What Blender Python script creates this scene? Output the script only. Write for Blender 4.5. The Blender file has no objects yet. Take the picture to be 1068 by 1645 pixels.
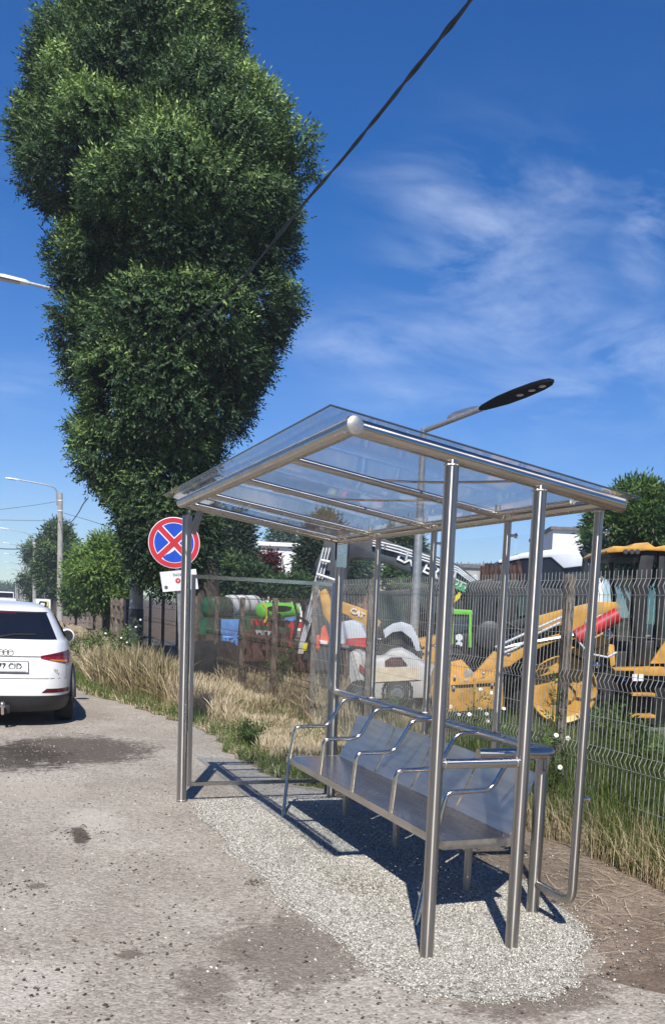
import bpy, bmesh, math, random
import numpy as np
from mathutils import Vector, Matrix
random.seed(7); RG = np.random.default_rng(11)
PI = math.pi
scene = bpy.context.scene
COL = scene.collection

# ------------------------------------------------------------------ camera
FPX, PPX, PPY, PITCH, ROLL, YAW, CAMH = 1529.66, 644.41, 1164.08, -0.1184, 0.0475, 0.4151, 1.62
_fw = Vector((math.sin(YAW)*math.cos(PITCH), math.cos(YAW)*math.cos(PITCH), math.sin(PITCH)))
_rt = Vector((math.cos(YAW), -math.sin(YAW), 0)); _up = _rt.cross(_fw)
R_ = math.cos(ROLL)*_rt + math.sin(ROLL)*_up
U_ = -math.sin(ROLL)*_rt + math.cos(ROLL)*_up
EYE = Vector((0, 0, CAMH))
cd = bpy.data.cameras.new('camera'); cam = bpy.data.objects.new('camera', cd); COL.objects.link(cam)
m = Matrix.Identity(4)
for i in range(3):
    m[i][0], m[i][1], m[i][2], m[i][3] = R_[i], U_[i], -_fw[i], EYE[i]
cam.matrix_world = m
cd.sensor_fit = 'VERTICAL'; cd.sensor_height = 36; cd.lens = FPX/1645*36
cd.shift_x = (534-PPX)/1645; cd.shift_y = (PPY-822.5)/1645
cd.clip_start = 0.05; cd.clip_end = 3000
scene.camera = cam

def ray(x, y): return (x-PPX)/FPX*R_ - (y-PPY)/FPX*U_ + _fw
def gz(x, y, z=0.0):
    d = ray(x, y); return EYE + d*((z-CAMH)/d.z)
def gx(x, y, X):
    d = ray(x, y); return EYE + d*(X/d.x)
def gy(x, y, Y):
    d = ray(x, y); return EYE + d*(Y/d.y)
NV = Vector((math.sin(YAW), math.cos(YAW), 0)); RV = Vector((math.cos(YAW), -math.sin(YAW), 0))
def Q(x, y, dd):
    d = ray(x, y); return EYE + d*(dd/d.dot(NV))

# ------------------------------------------------------------------ light
SUNDIR = Vector((-.29, -.78, 1)).normalized()
ELEV = math.asin(SUNDIR.z)
w = bpy.data.worlds.new("World"); scene.world = w; w.use_nodes = True
nt = w.node_tree; nt.nodes.clear()
def N(nt, t, **k):
    n = nt.nodes.new(t)
    for a, b in k.items(): setattr(n, a, b)
    return n
def mth(nt, op, a, b=None, c=None, clamp=False):
    n = nt.nodes.new('ShaderNodeMath'); n.operation = op; n.use_clamp = clamp
    for i, v in enumerate((a, b, c)):
        if v is None: continue
        if isinstance(v, (int, float)): n.inputs[i].default_value = v
        else: nt.links.new(v, n.inputs[i])
    return n.outputs[0]
sky = N(nt, 'ShaderNodeTexSky', sky_type='NISHITA', sun_disc=False)
sky.sun_elevation = ELEV; sky.sun_rotation = math.atan2(SUNDIR.x, SUNDIR.y)
sky.altitude = 300; sky.air_density = 1.0; sky.dust_density = 0.0; sky.ozone_density = 4.0
hs = N(nt, 'ShaderNodeHueSaturation'); hs.inputs['Saturation'].default_value = 1.42; hs.inputs['Hue'].default_value = 0.512
nt.links.new(sky.outputs[0], hs.inputs['Color'])
tc = N(nt, 'ShaderNodeTexCoord')
def dirmask(px_, py_, rad, stretch=1.0, soft=1.0):
    """wide soft lobe of the sky round the direction of a cloud bank"""
    d = ray(px_, py_).normalized()
    r = Vector((0, 0, 1)).cross(d).normalized(); u = d.cross(r)
    def dot(v):
        n = N(nt, 'ShaderNodeVectorMath', operation='DOT_PRODUCT'); nt.links.new(tc.outputs['Generated'], n.inputs[0]); n.inputs[1].default_value = v
        return n.outputs['Value']
    a = mth(nt, 'MULTIPLY', dot(r), 1/(rad*stretch)); b = mth(nt, 'MULTIPLY', dot(u), 1/rad)
    e = mth(nt, 'ADD', mth(nt, 'MULTIPLY', a, a), mth(nt, 'MULTIPLY', b, b))
    front = mth(nt, 'GREATER_THAN', dot(d), 0)
    g = mth(nt, 'MULTIPLY', mth(nt, 'POWER', 2.718, mth(nt, 'MULTIPLY', e, -soft)), front)
    return g
msk = None
for a in ((770, 400, .075, 1.1, 1), (830, 500, .050, 1.9, 1), (660, 285, .025, 2.0, .6), (1035, 370, .055, .5, 1), (1010, 560, .035, 2.2, 1), (900, 310, .04, 1.5, .7), (700, 320, .03, 1.5, .8),
          (20, 615, .022, 2.0, .8), (600, 555, .032, 3.0, .9), (660, 620, .03, 3, .7), (900, 640, .04, 3, .8), (-700, 300, .12, 2, 1), (1900, 400, .15, 2, 1)):
    g = dirmask(a[0], a[1], a[2], a[3]); g = mth(nt, 'MULTIPLY', g, a[4])
    msk = g if msk is None else mth(nt, 'MAXIMUM', msk, g)
mp = N(nt, 'ShaderNodeMapping'); mp.inputs['Rotation'].default_value = (0.25, 0.55, -0.6); mp.inputs['Scale'].default_value = (3.0, 8.5, 15.0)
nt.links.new(tc.outputs['Generated'], mp.inputs['Vector'])
cn = N(nt, 'ShaderNodeTexNoise'); cn.inputs['Scale'].default_value = 1.25; cn.inputs['Detail'].default_value = 9; cn.inputs['Roughness'].default_value = .62; cn.inputs['Distortion'].default_value = .35
nt.links.new(mp.outputs[0], cn.inputs['Vector'])
cr = N(nt, 'ShaderNodeMapRange'); cr.inputs['From Min'].default_value = .44; cr.inputs['From Max'].default_value = .74
nt.links.new(cn.outputs['Fac'], cr.inputs['Value'])
cf = mth(nt, 'MULTIPLY', mth(nt, 'MULTIPLY', cr.outputs[0], msk), .46, clamp=True)
mx = N(nt, 'ShaderNodeMixRGB'); nt.links.new(cf, mx.inputs[0]); 
zc = N(nt, 'ShaderNodeSeparateXYZ'); nt.links.new(tc.outputs['Generated'], zc.inputs[0])
hz = N(nt, 'ShaderNodeMapRange'); hz.inputs['From Min'].default_value = .34; hz.inputs['From Max'].default_value = -.02; nt.links.new(zc.outputs[2], hz.inputs['Value'])
hm = N(nt, 'ShaderNodeMixRGB', blend_type='MULTIPLY'); nt.links.new(hz.outputs[0], hm.inputs[0]); nt.links.new(hs.outputs[0], hm.inputs[1]); hm.inputs[2].default_value = (.70, .84, 1.06, 1)
nt.links.new(hm.outputs[0], mx.inputs[1]); mx.inputs[2].default_value = (7.2, 8.3, 10.5, 1)
bg = N(nt, 'ShaderNodeBackground'); bg.inputs['Strength'].default_value = 0.080
nt.links.new(mx.outputs[0], bg.inputs['Color'])
wo = N(nt, 'ShaderNodeOutputWorld'); nt.links.new(bg.outputs[0], wo.inputs[0])
sl = bpy.data.lights.new('sun', 'SUN'); sl.energy = 4.4; sl.angle = math.radians(.5); sl.color = (1, .95, .87)
so = bpy.data.objects.new('sun', sl); COL.objects.link(so)
so.rotation_mode = 'QUATERNION'; so.rotation_quaternion = SUNDIR.to_track_quat('Z', 'Y')
scene.view_settings.view_transform = 'Standard'; scene.view_settings.look = 'None'
scene.view_settings.exposure = 0.6; scene.view_settings.gamma = 1
try:
    scene.cycles.transparent_max_bounces = 24; scene.cycles.max_bounces = 8
except Exception: pass

# ------------------------------------------------------------------ materials
def mat(name, col, rough=.6, metal=0, var=.12, scale=8, bump=0, bscale=60, spec=.5, col2=None, coat=0, detail=4):
    mt = bpy.data.materials.new(name); mt.use_nodes = True
    t = mt.node_tree; b = t.nodes['Principled BSDF']
    b.inputs['Roughness'].default_value = rough; b.inputs['Metallic'].default_value = metal
    b.inputs['Specular IOR Level'].default_value = spec
    if coat: b.inputs['Coat Weight'].default_value = coat; b.inputs['Coat Roughness'].default_value = .05
    tcn = N(t, 'ShaderNodeTexCoord'); no = N(t, 'ShaderNodeTexNoise'); no.inputs['Scale'].default_value = scale; no.inputs['Detail'].default_value = detail
    t.links.new(tcn.outputs['Object'], no.inputs['Vector'])
    rp = N(t, 'ShaderNodeValToRGB'); c2 = col2 if col2 else tuple(max(0, c*(1-var*2)) for c in col)
    rp.color_ramp.elements[0].position = .32; rp.color_ramp.elements[1].position = .68
    rp.color_ramp.elements[0].color = (*c2, 1); rp.color_ramp.elements[1].color = (*[min(1, c*(1+(0 if col2 else var*.6))) for c in col], 1)
    t.links.new(no.outputs['Fac'], rp.inputs[0]); t.links.new(rp.outputs[0], b.inputs['Base Color'])
    if bump:
        n2 = N(t, 'ShaderNodeTexNoise'); n2.inputs['Scale'].default_value = bscale; n2.inputs['Detail'].default_value = 5
        t.links.new(tcn.outputs['Object'], n2.inputs['Vector'])
        bp = N(t, 'ShaderNodeBump'); bp.inputs['Strength'].default_value = bump; bp.inputs['Distance'].default_value = .01
        t.links.new(n2.outputs['Fac'], bp.inputs['Height']); t.links.new(bp.outputs[0], b.inputs['Normal'])
    return mt
def leafmat(name, stops, rough=.55, trans=.35):
    """colour by the 'tint' attribute: real leaf-to-leaf variation, plus sun and shade painted into crowns"""
    mt = bpy.data.materials.new(name); mt.use_nodes = True; t = mt.node_tree; b = t.nodes['Principled BSDF']
    at = N(t, 'ShaderNodeAttribute'); at.attribute_name = 'tint'
    rp = N(t, 'ShaderNodeValToRGB'); e = rp.color_ramp.elements
    while len(e) < len(stops): e.new(.5)
    for k, (p, c) in enumerate(stops): e[k].position = p; e[k].color = (*c, 1)
    t.links.new(at.outputs['Fac'], rp.inputs[0]); t.links.new(rp.outputs[0], b.inputs['Base Color'])
    b.inputs['Roughness'].default_value = rough; b.inputs['Specular IOR Level'].default_value = .35
    tr = N(t, 'ShaderNodeBsdfTranslucent'); t.links.new(rp.outputs[0], tr.inputs['Color'])
    ms = N(t, 'ShaderNodeMixShader'); ms.inputs[0].default_value = trans
    t.links.new(b.outputs[0], ms.inputs[1]); t.links.new(tr.outputs[0], ms.inputs[2]); t.links.new(ms.outputs[0], t.nodes['Material Output'].inputs[0])
    return mt
ANR = 0.25
def steelmat(name, base=.50, rough=.30, streak=(260, 260, 3), tintc=(1, .93, .84), spread=.16, wide=.0, aniso=None):
    mt = bpy.data.materials.new(name); mt.use_nodes = True; t = mt.node_tree; b = t.nodes['Principled BSDF']
    b.inputs['Metallic'].default_value = 1
    tcn = N(t, 'ShaderNodeTexCoord'); mpn = N(t, 'ShaderNodeMapping'); mpn.inputs['Scale'].default_value = streak
    t.links.new(tcn.outputs['Object'], mpn.inputs[0])
    no = N(t, 'ShaderNodeTexNoise'); no.inputs['Scale'].default_value = 1; no.inputs['Detail'].default_value = 3; t.links.new(mpn.outputs[0], no.inputs['Vector'])
    n3 = N(t, 'ShaderNodeTexNoise'); n3.inputs['Scale'].default_value = 5; n3.inputs['Detail'].default_value = 6; t.links.new(tcn.outputs['Object'], n3.inputs['Vector'])
    rr = N(t, 'ShaderNodeMapRange'); rr.inputs['To Min'].default_value = rough-.05; rr.inputs['To Max'].default_value = rough+spread
    t.links.new(n3.outputs['Fac'], rr.inputs['Value']); t.links.new(rr.outputs[0], b.inputs['Roughness'])
    rp = N(t, 'ShaderNodeValToRGB'); rp.color_ramp.elements[0].position = .3; rp.color_ramp.elements[1].position = .7
    rp.color_ramp.elements[0].color = (*[base*.86*c for c in tintc], 1); rp.color_ramp.elements[1].color = (*[base*1.12*c for c in tintc], 1)
    t.links.new(no.outputs['Fac'], rp.inputs[0]); t.links.new(rp.outputs[0], b.inputs['Base Color'])
    bp = N(t, 'ShaderNodeBump'); bp.inputs['Strength'].default_value = .05; bp.inputs['Distance'].default_value = .002
    t.links.new(no.outputs['Fac'], bp.inputs['Height']); t.links.new(bp.outputs[0], b.inputs['Normal'])
    if aniso:   # polishing grain runs round the tube, so highlights stretch along it
        tg = N(t, 'ShaderNodeTangent', direction_type='RADIAL', axis=aniso); t.links.new(tg.outputs[0], b.inputs['Tangent']); b.inputs['Anisotropic'].default_value = .92; b.inputs['Anisotropic Rotation'].default_value = ANR
    if not wide: return mt
    # brushed metal scatters widely as well as sharply: a second, broader lobe
    g2 = N(t, 'ShaderNodeBsdfGlossy'); g2.inputs['Roughness'].default_value = .50; t.links.new(rp.outputs[0], g2.inputs['Color'])
    ms = N(t, 'ShaderNodeMixShader'); ms.inputs[0].default_value = wide; t.links.new(b.outputs[0], ms.inputs[1]); t.links.new(g2.outputs[0], ms.inputs[2]); t.links.new(ms.outputs[0], t.nodes['Material Output'].inputs[0])
    return mt
def panemat(name, tint=(.93, .96, .98), gloss=.9, dust=.06, dscale=6, streak=(1, 1, 1), bumpy=.0):
    mt = bpy.data.materials.new(name); mt.use_nodes = True; t = mt.node_tree; t.nodes.remove(t.nodes['Principled BSDF'])
    out = t.nodes['Material Output']
    tr = N(t, 'ShaderNodeBsdfTransparent'); tr.inputs[0].default_value = (*tint, 1)
    gl = N(t, 'ShaderNodeBsdfGlossy'); gl.inputs['Roughness'].default_value = .06
    df = N(t, 'ShaderNodeBsdfDiffuse'); df.inputs[0].default_value = (.62, .6, .56, 1)
    lw = N(t, 'ShaderNodeLayerWeight'); lw.inputs['Blend'].default_value = .5; frv = mth(t, 'ADD', .05, mth(t, 'MULTIPLY', mth(t, 'POWER', lw.outputs['Facing'], 5.0), .75))
    tcn = N(t, 'ShaderNodeTexCoord'); mpn = N(t, 'ShaderNodeMapping'); mpn.inputs['Scale'].default_value = streak; t.links.new(tcn.outputs['Object'], mpn.inputs[0])
    no = N(t, 'ShaderNodeTexNoise'); no.inputs['Scale'].default_value = dscale; no.inputs['Detail'].default_value = 8; no.inputs['Roughness'].default_value = .65; t.links.new(mpn.outputs[0], no.inputs['Vector'])
    mr = N(t, 'ShaderNodeMapRange'); mr.inputs['From Min'].default_value = .35; mr.inputs['From Max'].default_value = .75; mr.inputs['To Min'].default_value = dust*.25; mr.inputs['To Max'].default_value = dust*1.9
    t.links.new(no.outputs['Fac'], mr.inputs['Value'])
    if bumpy:
        n2 = N(t, 'ShaderNodeTexNoise'); n2.inputs['Scale'].default_value = 2.2; n2.inputs['Detail'].default_value = 1; t.links.new(tcn.outputs['Object'], n2.inputs['Vector'])
        bp = N(t, 'ShaderNodeBump'); bp.inputs['Strength'].default_value = bumpy; bp.inputs['Distance'].default_value = .05
        t.links.new(n2.outputs['Fac'], bp.inputs['Height']); t.links.new(bp.outputs[0], gl.inputs['Normal'])
    m1 = N(t, 'ShaderNodeMixShader'); t.links.new(mth(t, 'MULTIPLY', frv, gloss), m1.inputs[0]); t.links.new(tr.outputs[0], m1.inputs[1]); t.links.new(gl.outputs[0], m1.inputs[2])
    m2 = N(t, 'ShaderNodeMixShader'); t.links.new(mr.outputs[0], m2.inputs[0]); t.links.new(m1.outputs[0], m2.inputs[1]); t.links.new(df.outputs[0], m2.inputs[2])
    t.links.new(m2.outputs[0], out.inputs[0])
    return mt

# ------------------------------------------------------------------ mesh helpers
class MB:
    def __init__(s): s.v = []; s.f = []
    def add(s, vs, fs):
        o = len(s.v); s.v += [tuple(p) for p in vs]; s.f += [tuple(i+o for i in f) for f in fs]; return s
    def box(s, c, size, rot=None):
        hx, hy, hz = [k/2 for k in size]; P = [Vector((a*hx, b*hy, d*hz)) for a in (-1, 1) for b in (-1, 1) for d in (-1, 1)]
        if rot is not None: P = [rot @ p for p in P]
        c = Vector(c); return s.add([p+c for p in P], [(0, 1, 3, 2), (4, 6, 7, 5), (0, 4, 5, 1), (2, 3, 7, 6), (0, 2, 6, 4), (1, 5, 7, 3)])
    def prism(s, pts, ext):
        n = len(pts); ext = Vector(ext); pts = [Vector(p) for p in pts]
        return s.add(pts+[p+ext for p in pts], [tuple(range(n)), tuple(reversed(range(n, 2*n)))]+[(i, i+n, (i+1) % n+n, (i+1) % n) for i in range(n)])
    def tube(s, path, r, n=12, caps=True):
        P = [Vector(p) for p in path]; rs = r if isinstance(r, (list, tuple)) else [r]*len(P)
        T = []
        for i in range(len(P)):
            a = (P[i]-P[i-1]).normalized() if i else None; b = (P[i+1]-P[i]).normalized() if i < len(P)-1 else None
            T.append(((a or b)+(b or a)).normalized())
        nrm = T[0].orthogonal().normalized(); vs = []
        for i, p in enumerate(P):
            if i: nrm = (nrm - T[i]*nrm.dot(T[i])).normalized()
            bb = T[i].cross(nrm); k = 1.0
            if 0 < i < len(P)-1:
                cs = max(.5, T[i].dot((P[i+1]-P[i]).normalized())); k = 1/cs
            for j in range(n):
                a = 2*PI*j/n; vs.append(p + (nrm*math.cos(a)+bb*math.sin(a))*rs[i]*(k if k < 1.15 else 1.15))
        fs = [(i*n+j, i*n+(j+1) % n, (i+1)*n+(j+1) % n, (i+1)*n+j) for i in range(len(P)-1) for j in range(n)]
        if caps: fs += [tuple(reversed(range(n))), tuple(range((len(P)-1)*n, len(P)*n))]
        return s.add(vs, fs)
    def lathe(s, c, axis, prof, n=24):
        """prof: (distance along axis, radius)"""
        ax = Vector(axis).normalized(); u = ax.orthogonal().normalized(); v = ax.cross(u); c = Vector(c); vs = []
        for (h, r) in prof:
            for j in range(n):
                a = 2*PI*j/n; vs.append(c+ax*h+(u*math.cos(a)+v*math.sin(a))*r)
        k = len(prof)
        fs = [(i*n+j, i*n+(j+1) % n, (i+1)*n+(j+1) % n, (i+1)*n+j) for i in range(k-1) for j in range(n)]
        fs += [tuple(reversed(range(n))), tuple(range((k-1)*n, k*n))]
        return s.add(vs, fs)
    def grid(s, fn, nu, nv):
        vs = [fn(i/nu, j/nv) for i in range(nu+1) for j in range(nv+1)]; k = nv+1
        return s.add(vs, [(i*k+j, (i+1)*k+j, (i+1)*k+j+1, i*k+j+1) for i in range(nu) for j in range(nv)])
    def build(s, name, m, parent=None, smooth=True, angle=35, bevel=0):
        me = bpy.data.meshes.new(name); me.from_pydata(s.v, [], s.f)
        bm = bmesh.new(); bm.from_mesh(me); bmesh.ops.recalc_face_normals(bm, faces=bm.faces)
        if bevel: bmesh.ops.bevel(bm, geom=[e for e in bm.edges if len(e.link_faces) == 2 and e.calc_face_angle(0) > .6], offset=bevel, segments=2, affect='EDGES', profile=.6, clamp_overlap=True)
        bm.to_mesh(me); bm.free()
        if smooth:
            me.polygons.foreach_set('use_smooth', [True]*len(me.polygons)); me.set_sharp_from_angle(angle=math.radians(angle))
        me.materials.append(m)
        o = bpy.data.objects.new(name, me); COL.objects.link(o)
        if parent is not None:
            o.parent = parent
            o.matrix_parent_inverse = parent_inv(parent)
        return o
def parent_inv(p):
    M = Matrix.Identity(4); q = p
    while q is not None:
        M = Matrix.LocRotScale(q.location, q.rotation_euler, q.scale) @ M if q.parent is None else q.matrix_parent_inverse @ Matrix.LocRotScale(q.location, q.rotation_euler, q.scale) @ M
        q = q.parent
    return M.inverted()
def tag(o, label=None, cat=None, group=None, kind=None):
    if label: o['label'] = label
    if cat: o['category'] = cat
    if group: o['group'] = group
    if kind: o['kind'] = kind
    return o
def thing(name, label, cat, loc, group=None):
    o = bpy.data.objects.new(name, None); o.location = loc; o.empty_display_size = .1; COL.objects.link(o); return tag(o, label, cat, group)
def copytree(o, parent=None, matmul=None):
    c = o.copy(); COL.objects.link(c)
    if parent is not None: c.parent = parent
    for ch in list(o.children): copytree(ch, c)
    return c
def fillet(pts, r, n=5):
    P = [Vector(p) for p in pts]; out = [P[0]]
    for i in range(1, len(P)-1):
        a = (P[i-1]-P[i]); b = (P[i+1]-P[i]); la, lb = a.length, b.length; a.normalize(); b.normalize()
        d = min(r, la*.45, lb*.45); p0 = P[i]+a*d; p1 = P[i]+b*d
        for k in range(n+1):
            t = k/n; out.append(p0*(1-t)**2+P[i]*2*t*(1-t)+p1*t*t)
    return out+[P[-1]]
def text(name, s, size, mtx, m, parent, extrude=.002, align='CENTER', shear=0, off=0, sx=1):
    cu = bpy.data.curves.new(name, 'FONT'); cu.body = s; cu.size = size; cu.extrude = extrude; cu.align_x = align; cu.align_y = 'CENTER'; cu.shear = shear; cu.offset = off
    t = bpy.data.objects.new(name, cu); COL.objects.link(t); dg = bpy.context.evaluated_depsgraph_get()
    me = bpy.data.meshes.new_from_object(t.evaluated_get(dg)); bpy.data.objects.remove(t); bpy.data.curves.remove(cu)
    me.transform(mtx @ Matrix.Diagonal((sx, 1, 1, 1))); me.materials.clear(); me.materials.append(m)
    o = bpy.data.objects.new(name, me); COL.objects.link(o); o.parent = parent; o.matrix_parent_inverse = parent_inv(parent); return o
def frame(origin, xax, up):
    x = Vector(xax).normalized(); z = x.cross(Vector(up)).normalized(); y = z.cross(x); M = Matrix.Identity(4)
    for i in range(3): M[i][0], M[i][1], M[i][2], M[i][3] = x[i], y[i], z[i], origin[i]
    return M
def npmesh(name, V, F, m, parent=None, tint=None):
    """V (n,3), F (k,4) quads, tint per vertex"""
    me = bpy.data.meshes.new(name); me.vertices.add(len(V)); me.vertices.foreach_set('co', np.asarray(V, np.float32).ravel())
    k = F.shape[1]; me.loops.add(F.size); me.loops.foreach_set('vertex_index', F.astype(np.int32).ravel())
    me.polygons.add(len(F)); me.polygons.foreach_set('loop_start', np.arange(0, F.size, k, dtype=np.int32)); me.polygons.foreach_set('loop_total', np.full(len(F), k, np.int32))
    me.update(calc_edges=True)
    if tint is not None:
        a = me.attributes.new('tint', 'FLOAT', 'POINT'); a.data.foreach_set('value', np.asarray(tint, np.float32))
    me.materials.append(m); o = bpy.data.objects.new(name, me); COL.objects.link(o)
    if parent is not None: o.parent = parent; o.matrix_parent_inverse = parent_inv(parent)
    return o
def nrmz(a): return a/np.maximum(np.linalg.norm(a, axis=-1, keepdims=True), 1e-9)
def inpoly(x, y, poly):
    c = np.zeros(len(x), bool); n = len(poly)
    for i in range(n):
        x1, y1 = poly[i][:2]; x2, y2 = poly[(i+1) % n][:2]
        k = ((y1 > y) != (y2 > y)); t = (x2-x1)*(y-y1)/((y2-y1) if y2 != y1 else 1e-9)+x1
        c ^= k & (x < t)
    return c
def vnoise(x, y, s, seed=0):
    """cheap smooth 2-D value noise in 0..1"""
    x = x/s; y = y/s; xi = np.floor(x); yi = np.floor(y); fx = x-xi; fy = y-yi; fx = fx*fx*(3-2*fx); fy = fy*fy*(3-2*fy)
    def h(a, b): v = np.sin(a*127.1+b*311.7+seed*74.7)*43758.5453; return v-np.floor(v)
    return (h(xi, yi)*(1-fx)+h(xi+1, yi)*fx)*(1-fy)+(h(xi, yi+1)*(1-fx)+h(xi+1, yi+1)*fx)*fy

# ------------------------------------------------------------------ ground
def sheet(name, poly, z, m, sub=None):
    me = bpy.data.meshes.new(name); me.from_pydata([(p[0], p[1], z) for p in poly], [], [tuple(range(len(poly)))]); me.materials.append(m)
    o = bpy.data.objects.new(name, me); COL.objects.link(o); tag(o, kind='structure'); return o
def groundmat(name, cols, blobs=(), fine=90, big=.7, bump=.6, speck=None, rough=.95):
    mt = bpy.data.materials.new(name); mt.use_nodes = True; t = mt.node_tree; b = t.nodes['Principled BSDF']
    b.inputs['Roughness'].default_value = rough; b.inputs['Specular IOR Level'].default_value = .2
    g = N(t, 'ShaderNodeNewGeometry'); P = g.outputs['Position']
    def noise(sc, det=6, ro=.6, dist=0):
        n = N(t, 'ShaderNodeTexNoise'); n.inputs['Scale'].default_value = sc; n.inputs['Detail'].default_value = det; n.inputs['Roughness'].default_value = ro; n.inputs['Distortion'].default_value = dist
        t.links.new(P, n.inputs['Vector']); return n.outputs['Fac']
    rp = N(t, 'ShaderNodeValToRGB'); e = rp.color_ramp.elements
    while len(e) < len(cols): e.new(.5)
    for k, c in enumerate(cols): e[k].position = .28+.44*k/(len(cols)-1); e[k].color = (*c, 1)
    t.links.new(noise(big, 8, .62, .4), rp.inputs[0]); c = rp.outputs[0]
    # grain
    nf = noise(fine, 3, .7); mr = N(t, 'ShaderNodeMapRange'); mr.inputs['From Min'].default_value = .3; mr.inputs['From Max'].default_value = .7; mr.inputs['To Min'].default_value = .66; mr.inputs['To Max'].default_value = 1.28
    t.links.new(nf, mr.inputs['Value'])
    def mulc(c, fac):
        n = N(t, 'ShaderNodeVectorMath', operation='SCALE'); t.links.new(c, n.inputs[0]); t.links.new(fac, n.inputs['Scale']); return n.outputs[0]
    c = mulc(c, mr.outputs[0])
    vo = N(t, 'ShaderNodeTexVoronoi'); vo.inputs['Scale'].default_value = 55; t.links.new(P, vo.inputs['Vector'])
    if speck:
        sp = N(t, 'ShaderNodeSeparateColor'); t.links.new(vo.outputs['Color'], sp.inputs[0])
        r2 = N(t, 'ShaderNodeMapRange'); r2.inputs['To Min'].default_value = 1-speck; r2.inputs['To Max'].default_value = 1+speck; t.links.new(sp.outputs[0], r2.inputs['Value']); c = mulc(c, r2.outputs[0])
    sx = N(t, 'ShaderNodeSeparateXYZ'); t.links.new(P, sx.inputs[0]); wob = noise(2.2, 7, .7, .5)
    wob2 = noise(14, 5, .7)
    for (bx, by, rx, ry, colr, st) in blobs:
        a = mth(t, 'DIVIDE', mth(t, 'SUBTRACT', sx.outputs[0], bx), rx); d = mth(t, 'DIVIDE', mth(t, 'SUBTRACT', sx.outputs[1], by), ry)
        r = mth(t, 'SQRT', mth(t, 'ADD', mth(t, 'MULTIPLY', a, a), mth(t, 'MULTIPLY', d, d)))
        r = mth(t, 'ADD', r, mth(t, 'MULTIPLY', mth(t, 'SUBTRACT', wob, .5), 1.6)); r = mth(t, 'ADD', r, mth(t, 'MULTIPLY', mth(t, 'SUBTRACT', wob2, .5), 1.7))
        q = N(t, 'ShaderNodeMapRange', interpolation_type='SMOOTHSTEP'); q.inputs['From Min'].default_value = 1.10; q.inputs['From Max'].default_value = .62; q.inputs['To Max'].default_value = st
        t.links.new(r, q.inputs['Value'])
        mxn = N(t, 'ShaderNodeMixRGB'); t.links.new(q.outputs[0], mxn.inputs[0]); t.links.new(c, mxn.inputs[1])
        cc = N(t, 'ShaderNodeRGB'); cc.outputs[0].default_value = (*colr, 1); t.links.new(mulc(cc.outputs[0], mr.outputs[0]), mxn.inputs[2]); c = mxn.outputs[0]
    t.links.new(c, b.inputs['Base Color'])
    bp = N(t, 'ShaderNodeBump'); bp.inputs['Strength'].default_value = bump; bp.inputs['Distance'].default_value = .012
    hh = mth(t, 'ADD', mth(t, 'MULTIPLY', nf, 1.0), mth(t, 'MULTIPLY', vo.outputs['Distance'], -.6)); hh = mth(t, 'ADD', hh, mth(t, 'MULTIPLY', noise(9, 5, .6), 1.5))
    t.links.new(hh, bp.inputs['Height']); t.links.new(bp.outputs[0], b.inputs['Normal'])
    return mt
def pxblob(x, y, wx, wy, c, st):
    p = gz(x, y); a = gz(x-wx, y); b = gz(x+wx, y); u = gz(x, y-wy); d = gz(x, y+wy)
    return (p.x, p.y, max(.05, abs(b.x-a.x)/2), max(.06, (u-d).length/2), c, st)
M_soil = groundmat('soil', [(.13, .095, .07), (.20, .155, .12), (.27, .215, .17)], fine=60, big=1.3, speck=.25,
                   blobs=[(3.2, 3.3, .8, .35, (.10, .07, .052), .6)])
PB = [pxblob(120, 1205, 150, 26, (.075, .060, .050), .85), pxblob(20, 1215, 90, 26, (.05, .04, .033), .85), pxblob(470, 1530, 130, 70, (.135, .108, .088), .62), pxblob(330, 1580, 60, 40, (.14, .11, .09), .6),
      pxblob(150, 1318, 55, 18, (.50, .46, .40), .6), pxblob(40, 1590, 100, 55, (.52, .485, .43), .5), pxblob(128, 1343, 14, 15, (.05, .035, .028), .85), pxblob(120, 1080+70, 60, 14, (.26, .22, .19), .5),
      pxblob(60, 1270, 90, 18, (.42, .37, .31), .55), pxblob(210, 1535, 26, 9, (.12, .09, .07), .7), pxblob(860, 1600, 190, 34, (.12, .09, .07), .7), pxblob(60, 1425, 14, 5, (.07, .05, .04), .6)]
M_path = groundmat('trodden_asphalt', [(.27, .235, .195), (.35, .312, .264), (.43, .39, .338)], blobs=PB, fine=75, big=.9, speck=.22, bump=.7)
M_chip = groundmat('pale_chippings', [(.34, .325, .285), (.45, .43, .385)], fine=110, big=1.5, speck=.45, bump=1.0,
                   blobs=[pxblob(585, 1432, 55, 18, (.20, .17, .115), .75)])
sheet('ground', [(-400, -60), (900, -60), (900, 1500), (-400, 1500)], 0, M_soil)
B0 = [(1.514, 17.15), (1.585, 16.3), (1.983, 15.16), (2.22, 13.69), (2.43, 12.5), (2.578, 11.3), (2.42, 10.2), (2.45, 9.3), (2.50, 8.5), (2.72, 8.05), (2.85, 7.5), (2.95, 6.0), (2.98, 5.0), (2.95, 4.2), (2.6, 3.45), (2.9, 2.9), (3.4, 2.2), (4.2, 1.0), (4.6, -4)]
bound = []
for i in range(len(B0)-1):
    for k in range(4):
        t = k/4; x = B0[i][0]*(1-t)+B0[i+1][0]*t; y = B0[i][1]*(1-t)+B0[i+1][1]*t
        bound.append((x+.05*math.sin(9*y)+random.uniform(-.03, .03), y))
pb_ = MB(); pe = [(2.2, 600), (2.0, 300), (1.9, 150), (1.7, 60), (1.6, 40), (1.5, 25), (1.48, 18)]+bound+[(4.6, -5)]
pb_.add([(-14+(x+14)*k/6, y, .004) for x, y in pe for k in range(7)], [(i*7+k, i*7+k+1, (i+1)*7+k+1, (i+1)*7+k) for i in range(len(pe)-1) for k in range(6)])
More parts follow.
